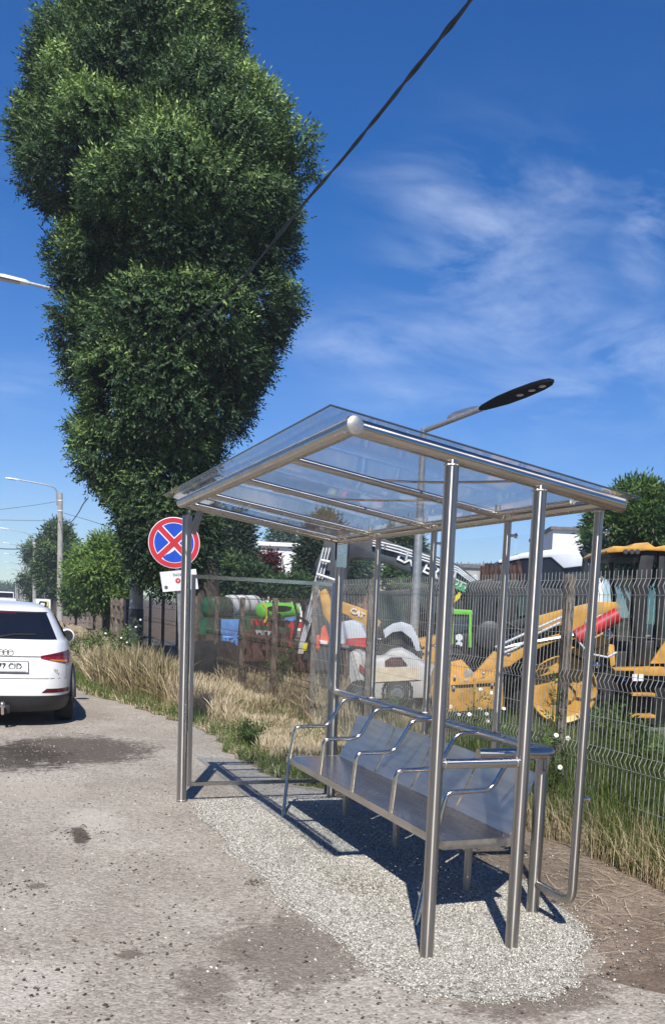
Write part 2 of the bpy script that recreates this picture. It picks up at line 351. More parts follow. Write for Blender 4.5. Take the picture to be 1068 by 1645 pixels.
tag(pb_.build('path', M_path, smooth=False), kind='structure')
# gravel patch: a low mound of chippings
gp = [(1.492, 7.55), (1.50, 7.0), (1.53, 6.5), (1.47, 5.84), (1.52, 5.38), (1.50, 5.0), (1.517, 4.66), (1.56, 4.3), (1.579, 4.07), (1.631, 3.74), (1.74, 3.50), (1.92, 3.38), (2.128, 3.33), (2.30, 3.36), (2.44, 3.45), (2.58, 3.62), (2.78, 3.85), (2.90, 4.10), (2.97, 4.45), (3.0, 4.9), (2.96, 5.6), (2.93, 6.4), (2.88, 7.1), (2.75, 7.52), (2.2, 7.72)]
gmb = MB(); cx, cy = 2.15, 5.4; rings = [(1.0, .006), (.97, .016), (.9, .024), (.6, .030), (.3, .032)]; n_ = len(gp)*3; vs = []
def gpt(k):
    i, t = divmod(k, 3); t /= 3; a = gp[i]; b = gp[(i+1) % len(gp)]; return a[0]*(1-t)+b[0]*t, a[1]*(1-t)+b[1]*t
edge = [gpt(k) for k in range(n_)]; edge = [(x+random.uniform(-.03, .03), y+random.uniform(-.03, .03)) for x, y in edge]
for s_, z in rings: vs += [(cx+(x-cx)*s_, cy+(y-cy)*s_, z) for x, y in edge]
vs.append((cx, cy, .033)); fs = [(i*n_+j, i*n_+(j+1) % n_, (i+1)*n_+(j+1) % n_, (i+1)*n_+j) for i in range(len(rings)-1) for j in range(n_)]
fs += [((len(rings)-1)*n_+j, (len(rings)-1)*n_+(j+1) % n_, len(vs)-1) for j in range(n_)]
gmb.add(vs, fs); o = gmb.build('gravel_bed', M_chip); tag(o, kind='structure')

def stones(name, pts, smin, smax, m, label, z=.006, flat=.6):
    k = len(pts); base = np.array([(1, 0, 0), (0, 1, 0), (-1, 0, 0), (0, -1, 0), (0, 0, 1), (0, 0, -1)], float)
    F = np.array([(0, 1, 4), (1, 2, 4), (2, 3, 4), (3, 0, 4), (1, 0, 5), (2, 1, 5), (3, 2, 5), (0, 3, 5)])
    sz = smin+(smax-smin)*RG.random(k)**2.5
    V = base[None]*(.65+.7*RG.random((k, 6, 1)))*sz[:, None, None]
    a = RG.random(k)*2*PI; ca, sa = np.cos(a), np.sin(a); x = V[..., 0]*ca[:, None]-V[..., 1]*sa[:, None]*.8; y = V[..., 0]*sa[:, None]+V[..., 1]*ca[:, None]*.8
    tl = (RG.random((k, 1))-.5)*1.4
    zz = V[..., 2]*flat+x*tl
    V = np.stack([x+pts[:, 0:1], y+pts[:, 1:2], zz+pts[:, 2:3]+z], -1).reshape(-1, 3)
    FF = (F[None]+6*np.arange(k)[:, None, None]).reshape(-1, 3)
    o = npmesh(name, V, FF, m, tint=np.repeat(RG.random(k), 6)); return tag(o, label, 'gravel', kind='stuff')
def stonemat(name, stops):
    mt = leafmat(name, stops, rough=.9, trans=0.0); return mt
M_st_pale = stonemat('pale_stone', [(0, (.10, .09, .075)), (.22, (.30, .28, .24)), (.6, (.44, .42, .37)), (.93, (.68, .66, .60))])
M_st_path = stonemat('path_stone', [(0, (.04, .034, .03)), (.3, (.19, .165, .14)), (.8, (.36, .33, .29)), (.97, (.66, .63, .58))])
k = 190000; x = RG.uniform(1.35, 3.1, k); y = RG.uniform(3.2, 7.9, k)
ins = inpoly(x, y, [(cx+(a-cx)*1.02+RG.uniform(-.02, .02), cy+(b-cy)*1.02) for a, b in edge]); ins &= RG.random(k) < .25+1.2*vnoise(x, y, .16, 61); ins |= inpoly(x+RG.normal(0, .11, k), y+RG.normal(0, .13, k), edge) & (RG.random(k) < .22)
dens = np.clip(1.25-(y-3.3)/6.0, .35, 1); ins &= RG.random(k) < dens
pp = np.stack([x, y], 1)[ins]; inner = inpoly(pp[:, 0], pp[:, 1], [(cx+(a-cx)*.93, cy+(b-cy)*.93) for a, b in edge])
pz = np.interp(np.array([sum(inpoly(pp[:, 0], pp[:, 1], [(cx+(a-cx)*q, cy+(b-cy)*q) for a, b in edge]) for q in (1.0, .97, .93, .88, .75, .6, .45))])[0], [0, 1, 2, 3, 4, 5, 6, 7], [.007, .013, .020, .024, .027, .029, .032, .034]); pts = np.column_stack([pp, pz])
stones('gravel', pts, .003, .0085, M_st_pale, 'pale stone chippings spread under the steel bus shelter', z=0)
k = 42000; y = 2.2+12*RG.random(k)**1.7; x = RG.uniform(-3, 4, k); keep = (vnoise(x, y, .5, 3)*.6+vnoise(x, y, .13, 5)*.4+.25*np.exp(-((x-1.3)**2/.25+(y-3.9)**2/.5))) > RG.random(k)*.9+.12
pts = np.column_stack([x, y, np.zeros(k)])[keep]
stones('loose_stones', pts, .003, .0125, M_st_path, 'small grey stones scattered over the trodden roadside path')

k = 1300; cl = [(gz(x_, y_), w_) for x_, y_, w_ in ((128, 1338, .10), (90, 1600, .22), (60, 1575, .2), (230, 1530, .14), (410, 1418, .05), (330, 1640, .3), (220, 1390, .2), (470, 1500, .35), (560, 1600, .3), (35, 1430, .08))]
xs, ys = [], []
for i in range(k):
    c_, w_ = random.choice(cl); q_ = random.random()
    if q_ < .55: xs.append(random.gauss(c_.x, w_)); ys.append(random.gauss(c_.y, w_*1.1))
    else: xs.append(random.uniform(-2.5, 3.2)); ys.append(2.4+9*random.random()**1.6)
stones('tar_crumbs', np.column_stack([xs, ys, np.zeros(k)]), .003, .015, leafmat('tar_crumb', [(0, (.035, .030, .025)), (.7, (.10, .085, .072)), (1, (.16, .14, .12))], rough=.9, trans=0), 'dark tar crumbs and clods lying loose on the path', flat=.5)
# ------------------------------------------------------------------ grass and weeds
M_dry = leafmat('dry_grass', [(0, (.13, .13, .045)), (.2, (.36, .29, .16)), (.55, (.60, .49, .32)), (1, (.80, .70, .52))], rough=.7, trans=.3)
M_green = leafmat('green_grass', [(0, (.035, .06, .012)), (.5, (.085, .14, .03)), (.85, (.19, .25, .06)), (1, (.45, .40, .2))], rough=.6, trans=.35)
M_weed = leafmat('weed_leaf', [(0, (.03, .055, .016)), (.5, (.07, .12, .032)), (1, (.17, .23, .07))], rough=.55, trans=.3)
def blades(name, X, Y, H, Wd, m, label, lean=.35, tint=None, fluff=0, cat='grass', z0=0.0):
    k = len(X); az = RG.random(k)*2*PI; ln = np.abs(RG.normal(0, lean, k)); d = np.stack([np.cos(az), np.sin(az), np.zeros(k)], 1)
    b2 = RG.random(k)*2*PI; wv = np.stack([np.cos(b2), np.sin(b2), np.zeros(k)], 1)*(Wd[:, None]/2)
    P0 = np.stack([X, Y, np.full(k, z0)], 1); up = np.array([0, 0, 1.0])
    ts = [0, .4, .75, 1.0]; ws = [1, .85, .5, .08] if not fluff else [.7, .6, fluff, .15]; rows = []
    for t, wq in zip(ts, ws):
        c = P0+up*(H*t*(1-.25*ln*t))[:, None]+d*(H*ln*t**1.8)[:, None]
        rows += [c-wv*wq, c+wv*wq]
    V = np.stack(rows, 1).reshape(-1, 3)
    F = np.array([(0, 1, 3, 2), (2, 3, 5, 4), (4, 5, 7, 6)]); FF = (F[None]+8*np.arange(k)[:, None, None]).reshape(-1, 4)
    tn = RG.random(k) if tint is None else tint
    o = npmesh(name, V, FF, m, tint=np.repeat(np.clip(tn, 0, 1), 8)); return tag(o, label, cat, kind='stuff')
vergepoly = [(a+.02, b) for a, b in bound if b > 7.9]
verge = [(1.45, 60), (1.5, 25)]+vergepoly+[(2.9, 7.3), (4.4, 6.6), (4.5, 60)]
def scatter(n, x0, x1, y0, y1, p=1.0):
    x = RG.uniform(x0, x1, n); y = y0+(y1-y0)*RG.random(n)**p; return x, y
# dry standing grass of the verge
x, y = scatter(220000, 1.3, 4.1, 7.3, 48, 2.0); e = inpoly(x-.22-.35*vnoise(x, y, .9, 1), y+.3, verge)
pch = vnoise(x, y, 1.3, 2)*.6+vnoise(x, y, .35, 4)*.4
dd_ = x - (2.3+.8*np.clip((10.2-y)/2.5, 0, 1))      # nearer the shelter the tall grass keeps close to the fence
e &= (pch > .34+.08*(x > 3.2)) & (dd_ > -1.2*(y > 11)) & (y > 7.4+.9*np.clip(3.6-x, 0, 1))
x, y, pch = x[e], y[e], pch[e]
hh = (.30+.48*RG.random(len(x)))*(.62+.65*vnoise(x, y, 1.1, 8))*(1+.25*(y > 13)); hh *= .42+.58*np.clip((y-11)/2.5, 0, 1)*np.clip((3.35-x)/.6, 0, 1)*(1-.35*np.clip((y-20)/6, 0, 1))
hh *= .46+.55*vnoise(x, y, .28, 77)
tn = .50+.4*(pch-.3)+RG.normal(0, .22, len(x)); tn -= .35*(vnoise(x, y, 2.2, 12) < .32)
blades('dry_grass', x, y, hh, .003+.0012*y*.26*np.ones(len(x)), M_dry, 'tall dry straw coloured grass on the verge beside the fence', .36, tn, fluff=1.9)
# low green fringe at the path edge
x, y = scatter(90000, 1.2, 4.2, 7.6, 45, 2.2); e = inpoly(x, y, verge) & (vnoise(x, y, .5, 21)*.6+vnoise(x, y, 1.6, 22)*.5 > .38)
inn = inpoly(x-.30, y+.25, verge); e &= (~inn) | (RG.random(len(x)) < .22)
x, y = x[e], y[e]; blades('green_grass', x, y, .05+.14*RG.random(len(x))**1.5*(1+.6*(y > 12)), .005+.0011*y*.3, M_green, 'low green grass along the edge of the path', .5, .3+.5*RG.random(len(x))+.2*(RG.random(len(x)) < .2))
# trodden straw between path and tall grass
x, y = scatter(38000, 1.5, 4.1, 6.9, 30, 2.0); e = inpoly(x, y, verge) | ((x > 2.95) & (y < 8.0) & (x < 4.0) & (RG.random(len(x)) < .25)); x, y = x[e], y[e]
blades('straw', x, y, .03+.10*RG.random(len(x)), .004+.0007*y, M_dry, 'short trodden straw at the foot of the tall grass', 1.6, .45+.4*RG.random(len(x)))
# reedy green grass at the near part of the mesh fence and beyond it
x, y = scatter(52000, 3.72, 5.2, 2.6, 8.4); s_ = vnoise(x, y, .5, 31)
e = (x > 3.86+.16*(s_-.5)+.10*(y > 7)) & (RG.random(len(x)) < np.clip(1.45-(x-3.9)*.65, .3, 1)*np.clip(1.5-(y-5.4)*.35, .25, 1)); x, y, s_ = x[e], y[e], s_[e]
hh = (.30+.42*RG.random(len(x)))*(.6+.8*s_)*np.clip((x-3.72)/.35, .35, 1)
tn = .35+.45*RG.random(len(x))+.3*(RG.random(len(x)) < .12)
blades('reed_grass', x, y, hh, .006+.004*RG.random(len(x)), M_green, 'dense green reedy grass growing through the near mesh fence', .22, tn)
x, y = scatter(36000, 3.68, 4.9, 2.6, 9.5); e = (x > 3.78+.16*(vnoise(x, y, .4, 35)-.5)); x, y = x[e], y[e]
blades('dead_grass', x, y, (.12+.30*RG.random(len(x)))*np.clip((x-3.6)/.3, .4, 1), .004+.003*RG.random(len(x)), M_dry, 'brown dead stalks at the foot of the near mesh fence', .5, .05+.65*RG.random(len(x)))
# mixed weeds between fence and machines further along
x, y = scatter(62000, 4.1, 9.5, 6.5, 20, 1.4); pch = vnoise(x, y, .8, 41); e = (pch > .22) & (x < 4.8+.42*(y-4)) & (RG.random(len(x)) < np.clip(1.3-(x-4.1)*.28, .1, 1)); x, y, pch = x[e], y[e], pch[e]
blades('yard_grass', x, y, (.16+.36*RG.random(len(x)))*(.6+.7*pch), .005+.0005*y, M_dry, 'dry grass and stalks behind the mesh fence in the yard', .3, .10+.55*RG.random(len(x)), fluff=1.2)
x, y = scatter(20000, 4.12, 7.5, 5.5, 13, 1.3); e = vnoise(x, y, .7, 43) > .5; x, y = x[e], y[e]
blades('yard_weeds', x, y, (.15+.38*RG.random(len(x))), .006+.005*RG.random(len(x)), M_green, 'green weeds behind the mesh fence in the yard', .3, .2+.6*RG.random(len(x)))
# straw stalks lying on the bare soil
x = RG.uniform(2.9, 4.0, 420); y = RG.uniform(2.4, 7.5, 420); e = x > 2.75+.25*(y < 3.6); x, y = x[e], y[e]; k = len(x)
a = RG.random(k)*2*PI; L = .05+.28*RG.random(k)**2; dv = np.stack([np.cos(a), np.sin(a), np.zeros(k)], 1); pv = np.stack([-np.sin(a), np.cos(a), np.zeros(k)], 1)*.0016
P0 = np.stack([x, y, .008+.01*RG.random(k)], 1); P1 = P0+dv*L[:, None]*.5+pv*RG.normal(0, 8, k)[:, None]+np.array([0, 0, .006]); P2 = P0+dv*L[:, None]
V = np.stack([P0-pv, P0+pv, P1-pv, P1+pv, P2-pv, P2+pv], 1).reshape(-1, 3); F = np.array([(0, 1, 3, 2), (2, 3, 5, 4)]); FF = (F[None]+6*np.arange(k)[:, None, None]).reshape(-1, 4)
tag(npmesh('straw_litter', V, FF, M_dry, tint=np.repeat(.5+.5*RG.random(k), 6)), 'loose straw stalks lying on the bare soil behind the shelter', 'straw', kind='stuff')

# leafy sprigs used by weeds, shrubs and trees
def sprigs(P, A, L, leaf, K=9, wid=.30, spread=.85, tint=None, N0=None):
    """pinnate sprigs at P along axes A: returns V, F, tint of rhombic leaflets"""
    n = len(P); A = nrmz(A); rnd = RG.normal(size=(n, 3)); S = nrmz(np.cross(A, rnd)); out = []
    L = np.broadcast_to(L, (n,)); tv = []
    for k in range(K):
        t = (k//2+.6)/((K+1)//2); sgn = (1 if k % 2 else -1) if k < K-1 else 0
        b = P+A*(L*t)[:, None]
        d = nrmz(A*(.55 if sgn else 1)+S*sgn*spread+RG.normal(0, .18, (n, 3))+np.array([0, 0, -.12]))
        nn = nrmz(np.cross(A, S)+RG.normal(0, .35, (n, 3))) if N0 is None else nrmz(N0+RG.normal(0, .42, (n, 3))); wv = nrmz(np.cross(d, nn)); l = leaf*(.7+.5*RG.random((n, 1)))*(1-.25*abs(t-.5))
        out.append(np.stack([b, b+d*l*.45+wv*l*wid*.5, b+d*l, b+d*l*.45-wv*l*wid*.5], 1))
        if tint is not None: tv.append(np.repeat(np.clip(tint+RG.normal(0, .07, n), 0, 1)[:, None], 4, 1))
    V = np.stack(out, 1).reshape(-1, 3); F = np.arange(len(V)).reshape(-1, 4)
    return V, F, (np.stack(tv, 1).reshape(-1) if tint is not None else None)
def crown(name, C, Rr, per, leaf, L, m, parent, K=9, flat=.85, sun=.25, wid=.3, inner=.55, filt=None, tb=0.0, shell=.55, form=0):
    """leafy crown: sprigs on the skins of many overlapping clumps"""
    C = np.array(C, float); Rr = np.array(Rr, float); nC = len(C); cen = C.mean(0)
    idx = np.repeat(np.arange(nC), np.maximum(4, (per*(Rr/Rr.mean())**2)).astype(int)); n = len(idx)
    D = nrmz(RG.normal(size=(n, 3))); rr = Rr[idx]*(shell+(1.06-shell)*RG.random(n)**.6)
    off = D*rr[:, None]; off[:, 2] *= flat; P = C[idx]+off
    keep = np.ones(n, bool)
    for j in range(nC):
        q = P-C[j]; q[:, 2] /= flat; keep &= ~((np.linalg.norm(q, axis=1) < Rr[j]*inner) & (idx != j))
    if filt is not None: keep &= filt(P)
    P, D, idx = P[keep], D[keep], idx[keep]; n = len(P)
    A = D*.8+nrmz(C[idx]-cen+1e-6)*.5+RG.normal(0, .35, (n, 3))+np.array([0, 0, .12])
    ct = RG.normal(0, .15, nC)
    tn = .36+tb+ct[idx]+sun*np.clip(D[:, 2], -.6, 1)+RG.normal(0, .12, n)+.35*(RG.random(n) < .05)  # lighter tops for young growth and painted sunlight; undersides tinted darker
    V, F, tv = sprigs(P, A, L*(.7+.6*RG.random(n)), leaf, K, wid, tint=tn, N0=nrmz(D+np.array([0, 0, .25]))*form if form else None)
    return npmesh(name, V, F, m, parent, tv)
M_bark = mat('bark', (.085, .068, .052), .95, var=.35, scale=9, bump=1, bscale=14, col2=(.035, .028, .022))
M_bark2 = mat('pale_bark', (.16, .12, .09), .95, var=.3, scale=9, bump=1, bscale=14)
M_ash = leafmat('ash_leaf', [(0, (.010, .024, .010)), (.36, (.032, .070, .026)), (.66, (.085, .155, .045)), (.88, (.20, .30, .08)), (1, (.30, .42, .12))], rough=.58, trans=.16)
M_bush = leafmat('bush_leaf', [(0, (.03, .07, .016)), (.5, (.075, .15, .028)), (1, (.18, .28, .06))], rough=.5, trans=.3)
M_con = leafmat('conifer_needle', [(0, (.012, .028, .014)), (.6, (.032, .06, .025)), (1, (.07, .10, .035))], rough=.7, trans=.1)
M_far = leafmat('far_leaf', [(0, (.018, .04, .018)), (.5, (.035, .075, .028)), (1, (.09, .15, .04))], rough=.6, trans=.15)
def limb(mb, a, b, r0, r1, bend=.1, n=6):
    a, b = Vector(a), Vector(b); side = Vector((random.uniform(-1, 1), random.uniform(-1, 1), random.uniform(-.3, .6)))*bend*(b-a).length
    pts = [a*(1-t)+b*t+side*math.sin(t*PI) for t in [i/n for i in range(n+1)]]
    mb.tube(pts, [r0*(1-i/n)+r1*i/n for i in range(n+1)], 8)

# the big ash: silhouette measured row by row (pixel y: left, right), stood at its real distance
rows = [(-90, 170, 300), (-40, 130, 350), (0, 106, 372), (40, 92, 384), (75, 70, 392), (100, 50, 398), (130, 44, 420), (165, 24, 436), (200, 18, 452), (225, 22, 484), (262, 18, 508), (295, 48, 502), (322, 84, 494), (345, 118, 492), (362, 112, 486), (385, 84, 478), (410, 78, 452), (440, 92, 448), (480, 96, 480), (515, 90, 470), (545, 98, 444), (580, 92, 440),
        (620, 104, 434), (650, 116, 404), (668, 110, 362), (700, 112, 352), (725, 116, 362), (755, 134, 352), (790, 165, 345), (820, 190, 345), (860, 208, 345), (900, 214, 335)]
def row(yp):
    for a, b in zip(rows[:-1], rows[1:]):
        if a[0] <= yp <= b[0]:
            t = (yp-a[0])/(b[0]-a[0]); return a[1]+(b[1]-a[1])*t, a[2]+(b[2]-a[2])*t
    return rows[-1][1:]
AD = 21.5
tr = thing('ash_tree', 'huge dark green ash tree with a bulging column crown behind the no stopping sign', 'tree', gz(332, 1100, 0).normalized()*0+Q(332, 1100, AD)*1)
tb = Q(336, 1000, AD); tb.z = 0; tr.location = tb
mbk = MB()
tp = [tb, Q(330, 960, AD), Q(326, 880, AD), Q(316, 780, AD), Q(300, 680, AD), Q(285, 560, AD), Q(270, 430, AD), Q(262, 300, AD), Q(255, 150, AD), Q(250, 0, AD)]
mbk.tube(tp, [.40, .33, .31, .30, .29, .26, .22, .18, .12, .04], 14)
C_, R2 = [], []; wpx = AD/FPX; CORE = []
yp = -80
while yp < 900:
    l, r = row(yp); hwp = (r-l)/2; hw = hwp*wpx; cxp = (l+r)/2; nring = max(5, int(hw*3.6))
    for j in range(nring):
        a = 2*PI*(j+random.random()*.8)/nring; cr_ = random.choice((.34, .5, .62, .75, .9))*random.uniform(.9, 1.1)*min(1, hw/1.6+.3); crp = cr_/wpx
        radp = max(4, hwp-crp*.95-15)*random.choice((.62, .80, .92, 1.0, 1.0)); dep = radp*wpx*math.sin(a)*.85; dd_ = AD+dep
        C_.append(Q(cxp+radp*math.cos(a)*(1 if dep < 0 else .92), yp+random.uniform(-18, 18), dd_)); R2.append(cr_)
    for sgn in (-1, 1):
        if random.random() < .75: C_.append(Q(cxp+sgn*(hwp-random.uniform(16, 28)), yp+random.uniform(-16, 16), AD+random.uniform(-.8, .6))); R2.append(random.uniform(.16, .30))
    for j in range(int(60*hw)):
        a = random.random()*2*PI; q = math.sqrt(random.random())*.74; CORE.append(Q(cxp+hwp*q*math.cos(a), yp+random.uniform(-20, 20), AD+hw*q*.8*math.sin(a)))
    yp += 36
for k in range(26):
    i = random.randint(3, 8); a = tp[i]; j = random.randrange(len(C_)); b = C_[j]
    limb(mbk, a, b, .09, .02, .08)
mbk.build('trunk', M_bark, tr)
pc = gy(217, 655, 22.8)
def nearpole(P):
    # an opening in the foliage round the concrete pole that stands against the crown
    q = P-np.array(pc); lat = q@np.array(RV); dep = q@np.array(NV)
    return ~((np.abs(lat) < .24) & (np.abs(q[:, 2]) < .46) & (dep < .5))
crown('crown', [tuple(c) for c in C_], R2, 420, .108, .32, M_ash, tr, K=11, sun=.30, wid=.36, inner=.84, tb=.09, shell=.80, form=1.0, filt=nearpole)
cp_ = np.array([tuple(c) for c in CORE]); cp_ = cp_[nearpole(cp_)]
V, F, tv = sprigs(cp_, RG.normal(size=cp_.shape), .40, .20, 8, .42, tint=.02+.12*RG.random(len(cp_))); npmesh('inner_foliage', V, F, M_ash, tr, tv)  # inner leaves tinted dark: crown shade painted into their colour

def tree(name, label, x, ytop, ybot, ybase, dd, wpx_, leaf=.2, m=M_far, n=30, per=60, shape='round', tr_px=8, group=None, z0=None, sun=.25, tb=0, K=7, cr_=None, trunk_m=M_bark):
    """tree centred on pixel x at distance dd; crown from ytop to ybot"""
    base = Q(x, ybase, dd); base.z = 0 if z0 is None else z0
    t = thing(name, label, 'tree', base, group); s = dd/FPX; mb = MB(); top = Q(x, ytop, dd); bot = Q(x, ybot, dd); H = top.z-bot.z
    r0 = tr_px*s/2; mid = Vector((base.x, base.y, bot.z+H*.8)); mb.tube([base, base.lerp(mid, .5)+RV*r0*.6, mid], [r0, r0*.8, r0*.25], 8)
    Cs, Rs = [], []; hw = wpx_*s/2
    for i in range(n):
        t_ = random.random()
        if shape == 'round': prof = math.sqrt(max(.02, 1-(2*t_-1)**2))
        elif shape == 'cone': prof = max(.12, (1-t_)**.8*1.05)
        elif shape == 'column': prof = min(1, 2.5*min(t_+.05, 1.05-t_))**.6
        else: prof = 1-.5*t_
        c = (cr_ or .34)*hw*random.uniform(.75, 1.2); rad = max(0, prof*hw-c*.6)*math.sqrt(random.uniform(.25, 1)); a = random.random()*2*PI
        p = Vector((base.x, base.y, bot.z+c*.5+t_*(H-c)))+RV*rad*math.cos(a)+NV*rad*math.sin(a); Cs.append(tuple(p)); Rs.append(c)
    for i in range(7):
        limb(mb, base.lerp(mid, random.uniform(.35, .95)), random.choice(Cs), r0*.45, r0*.1)
    mb.build('trunk', trunk_m, t); crown('crown', Cs, Rs, per, leaf, leaf*2.0, m, t, K=K, sun=sun, inner=.6, tb=tb, form=.9, shell=.65); return t
tree('column_tree', 'dark column shaped tree behind the second concrete pole', 92, 848, 955, 980, 75, 56, .36, M_ash, 50, 75, 'column', 26)
tree('column_tree', 'small dark tree mostly hidden behind two far concrete poles', 52, 880, 962, 975, 108, 22, .5, M_ash, 22, 40, 'column', 8)
tree('leafy_bush', 'bright green leafy tree rising over the old fence left of the ash', 168, 872, 970, 985, 38, 100, .22, M_bush, 44, 100, 'round', 6, tb=.34, cr_=.26)
tree('leafy_bush', 'small green shrub at the far left end of the old fence', 122, 930, 975, 985, 46, 34, .25, M_bush, 16, 30, 'round', 4)
tree('round_tree', 'far round tree on the horizon at the left edge', 12, 948, 972, 972, 320, 46, 1.2, M_far, 26, 40, 'round', 6)
tree('pine_tree', 'broad dark pine right of the ash trunk', 376, 838, 945, 985, 48, 100, .30, M_con, 60, 70, 'cone', 12, cr_=.26)
tree('pine_tree', 'dark pine touching the ash trunk', 352, 845, 940, 985, 52, 60, .30, M_con, 30, 60, 'round', 10)
tree('pine_tree', 'dark pine between the white house and the lifted digger arm', 518, 838, 952, 985, 46, 66, .30, M_con, 56, 70, 'round', 12, cr_=.28)
tree('pine_tree', 'thin loose pine top above the white house', 452, 850, 880, 985, 66, 60, .30, M_con, 16, 26, 'round', 8)
tree('red_shrub', 'small red leaved shrub in front of the pines', 432, 890, 945, 985, 44, 22, .22, leafmat('red_leaf', [(0, (.05, .012, .012)), (1, (.15, .03, .03))]), 18, 30, 'column', 4)
tree('broadleaf_tree', 'dense green broadleaf tree behind the loader cab', 1012, 786, 930, 990, 26, 150, .17, M_bush, 80, 110, 'round', 16, tb=-.12, cr_=.25)
tree('broadleaf_tree', 'green tree behind the digger boom top', 740-95, 850, 905, 985, 58, 60, .3, M_far, 24, 50, 'round', 10)
tree('broadleaf_tree', 'dark tree in front of the brown house', 556, 868, 960, 985, 50, 60, .3, M_far, 30, 50, 'round', 10)
tree('broadleaf_tree', 'low green bush in the yard below the digger boom', 655, 908, 960, 985, 34, 70, .2, M_bush, 26, 50, 'round', 8)
hg = 'trees in the hedge behind the left part of the yard'
for i, (px_, yt, wq, lb) in enumerate(((330, 900, 50, 'hedge tree right behind the foot of the ash trunk'), (365, 905, 50, 'hedge tree above the silver tanker'), (405, 918, 44, 'hedge tree above the green tank'), (455, 940, 40, 'hedge tree in front of the lower white house wall'), (486, 938, 30, 'low hedge tree left of the lifted digger stick'))):
    tree('hedge_tree', 'dark '+lb, px_, yt, 950, 985, 42, wq, .24, M_far, 24, 40, 'round', 6, group=hg)

# unseen trees added across the road and behind, for steel and glass to mirror
def reflection_tree(x, y, h, w_, lbl):
    t = thing('unseen_reflection_tree', lbl, 'tree', (x, y, 0), 'unseen trees added for reflections'); mb = MB(); mb.tube([(x, y, 0), (x, y, h*.45), (x+.2, y, h*.8)], [.25, .2, .06], 8); Cs = []; Rs = []
    for i in range(20):
        q = random.random(); a = random.random()*2*PI; r_ = w_*math.sqrt(max(.05, 1-(2*q-1)**2))*random.uniform(.3, .8); Cs.append((x+r_*math.cos(a), y+r_*math.sin(a), h*(.25+.7*q))); Rs.append(w_*.4)
    for i in range(4): limb(mb, (x, y, h*.4), Cs[i], .1, .03)
    mb.build('trunk', M_bark, t); crown('crown', Cs, Rs, 90, .45, .9, M_far, t, K=7, inner=.5, form=.9)
for i, (x, y, h, w_, lb) in enumerate(((-17, 16, 9, 3.2, 'fifth'), (-16, 8.5, 8, 3.4, 'fourth'), (-17, 1, 9.5, 3.6, 'third'), (-15, -7, 8.5, 3.4, 'second'), (-9, -14, 9, 3.8, 'first and nearest to the camera'), (4.5, -13, 8, 3.2, 'one behind the camera by the fence'))):
    reflection_tree(x, y, h, w_, 'green unseen tree added across the road for reflections, '+lb)
# ------------------------------------------------------------------ weeds as things
M_petal = mat('white_petal', (.85, .85, .82), .7, var=.03); M_yel = mat('flower_centre', (.75, .5, .05), .7)
def weed(name, label, base, H, n, spread, leaf, flowers=0, m=M_weed, group=None, K=7):
    base = Vector(base); t = thing(name, label, 'plant', base, group); mb = MB(); P = []; A = []; tips = []
    for i in range(n):
        a = random.random()*2*PI; l = random.uniform(.1, 1)*spread; h = H*random.uniform(.6, 1); tip = base+Vector((l*math.cos(a), l*math.sin(a), h)); tips.append(tip)
        mid = base.lerp(tip, .5)+Vector((0, 0, h*.08)); mb.tube([base+Vector((random.uniform(-.04, .04), random.uniform(-.04, .04), 0)), mid, tip], [.005, .004, .002], 5)
        for j in range(10):
            q = j/10+.05; p = base.lerp(mid, q*2) if q < .5 else mid.lerp(tip, q*2-1); P.append(tuple(p)); A.append((math.cos(a+j*2.4), math.sin(a+j*2.4), .7))
    mb.build('stem', M_weed_stem, t)
    V, F, tv = sprigs(np.array(P), np.array(A), leaf*1.8, leaf, K, .35, tint=RG.random(len(P))*.8+.1); npmesh('foliage', V, F, m, t, tv)
    for i in range(flowers):
        c = tips[i % n]+Vector((random.uniform(-.06, .06), random.uniform(-.06, .06), random.uniform(-.05, .05))); fb = MB()
        nrm = Vector((random.uniform(-.6, .1), -1, random.uniform(.3, 1))).normalized(); u = nrm.orthogonal().normalized(); v = nrm.cross(u)
        for k in range(9):
            a = k*2*PI/9; d = u*math.cos(a)+v*math.sin(a); s2 = nrm.cross(d)*.006
            fb.add([c+d*.004-s2*.5, c+d*.016-s2, c+d*.019, c+d*.016+s2, c+d*.004+s2*.5], [(0, 1, 2, 3, 4)])
        f = fb.build('flower', M_petal, t, smooth=False); cb = MB(); cb.lathe(c-nrm*.001, nrm, [(0, .006), (.003, .006), (.005, .003)], 8); cb.build('flower_centre', M_yel, f)
M_weed_stem = mat('weed_stem', (.10, .14, .04), .8)
wg = 'white flowering weeds along the mesh fence'
weed('daisy_plant', 'tall daisy plant with white flowers in front of the yellow bucket', gx(752, 1190, 4.35)*1 - Vector((0, 0, gx(752, 1190, 4.35).z)), .95, 12, .34, .05, 9, group=wg)
weed('daisy_plant', 'white flowered weed clump right of the bucket behind the rail corner', gx(800, 1200, 4.2) - Vector((0, 0, gx(800, 1200, 4.2).z)), .70, 8, .25, .045, 5, group=wg)
weed('daisy_plant', 'leafy white flowered weed at the fence post in front of the yellow wheel', gx(888, 1200, 3.95) - Vector((0, 0, gx(888, 1200, 3.95).z)), .85, 7, .16, .05, 3, group=wg)
weed('climbing_weed', 'leafy vine climbing the fence wires before the yellow wheel rim', gx(884, 1200, 4.0) - Vector((0, 0, gx(884, 1200, 4.0).z)), 1.22, 5, .05, .05)
weed('leafy_weed', 'bushy light green weed below the loader steps', gx(985, 1200, 4.6) - Vector((0, 0, gx(985, 1200, 4.6).z)), 1.02, 18, .34, .07)
weed('leafy_weed', 'broad grey green weed at the right edge behind the fence', gx(1050, 1200, 4.6) - Vector((0, 0, gx(1050, 1200, 4.6).z)), .85, 16, .40, .09)
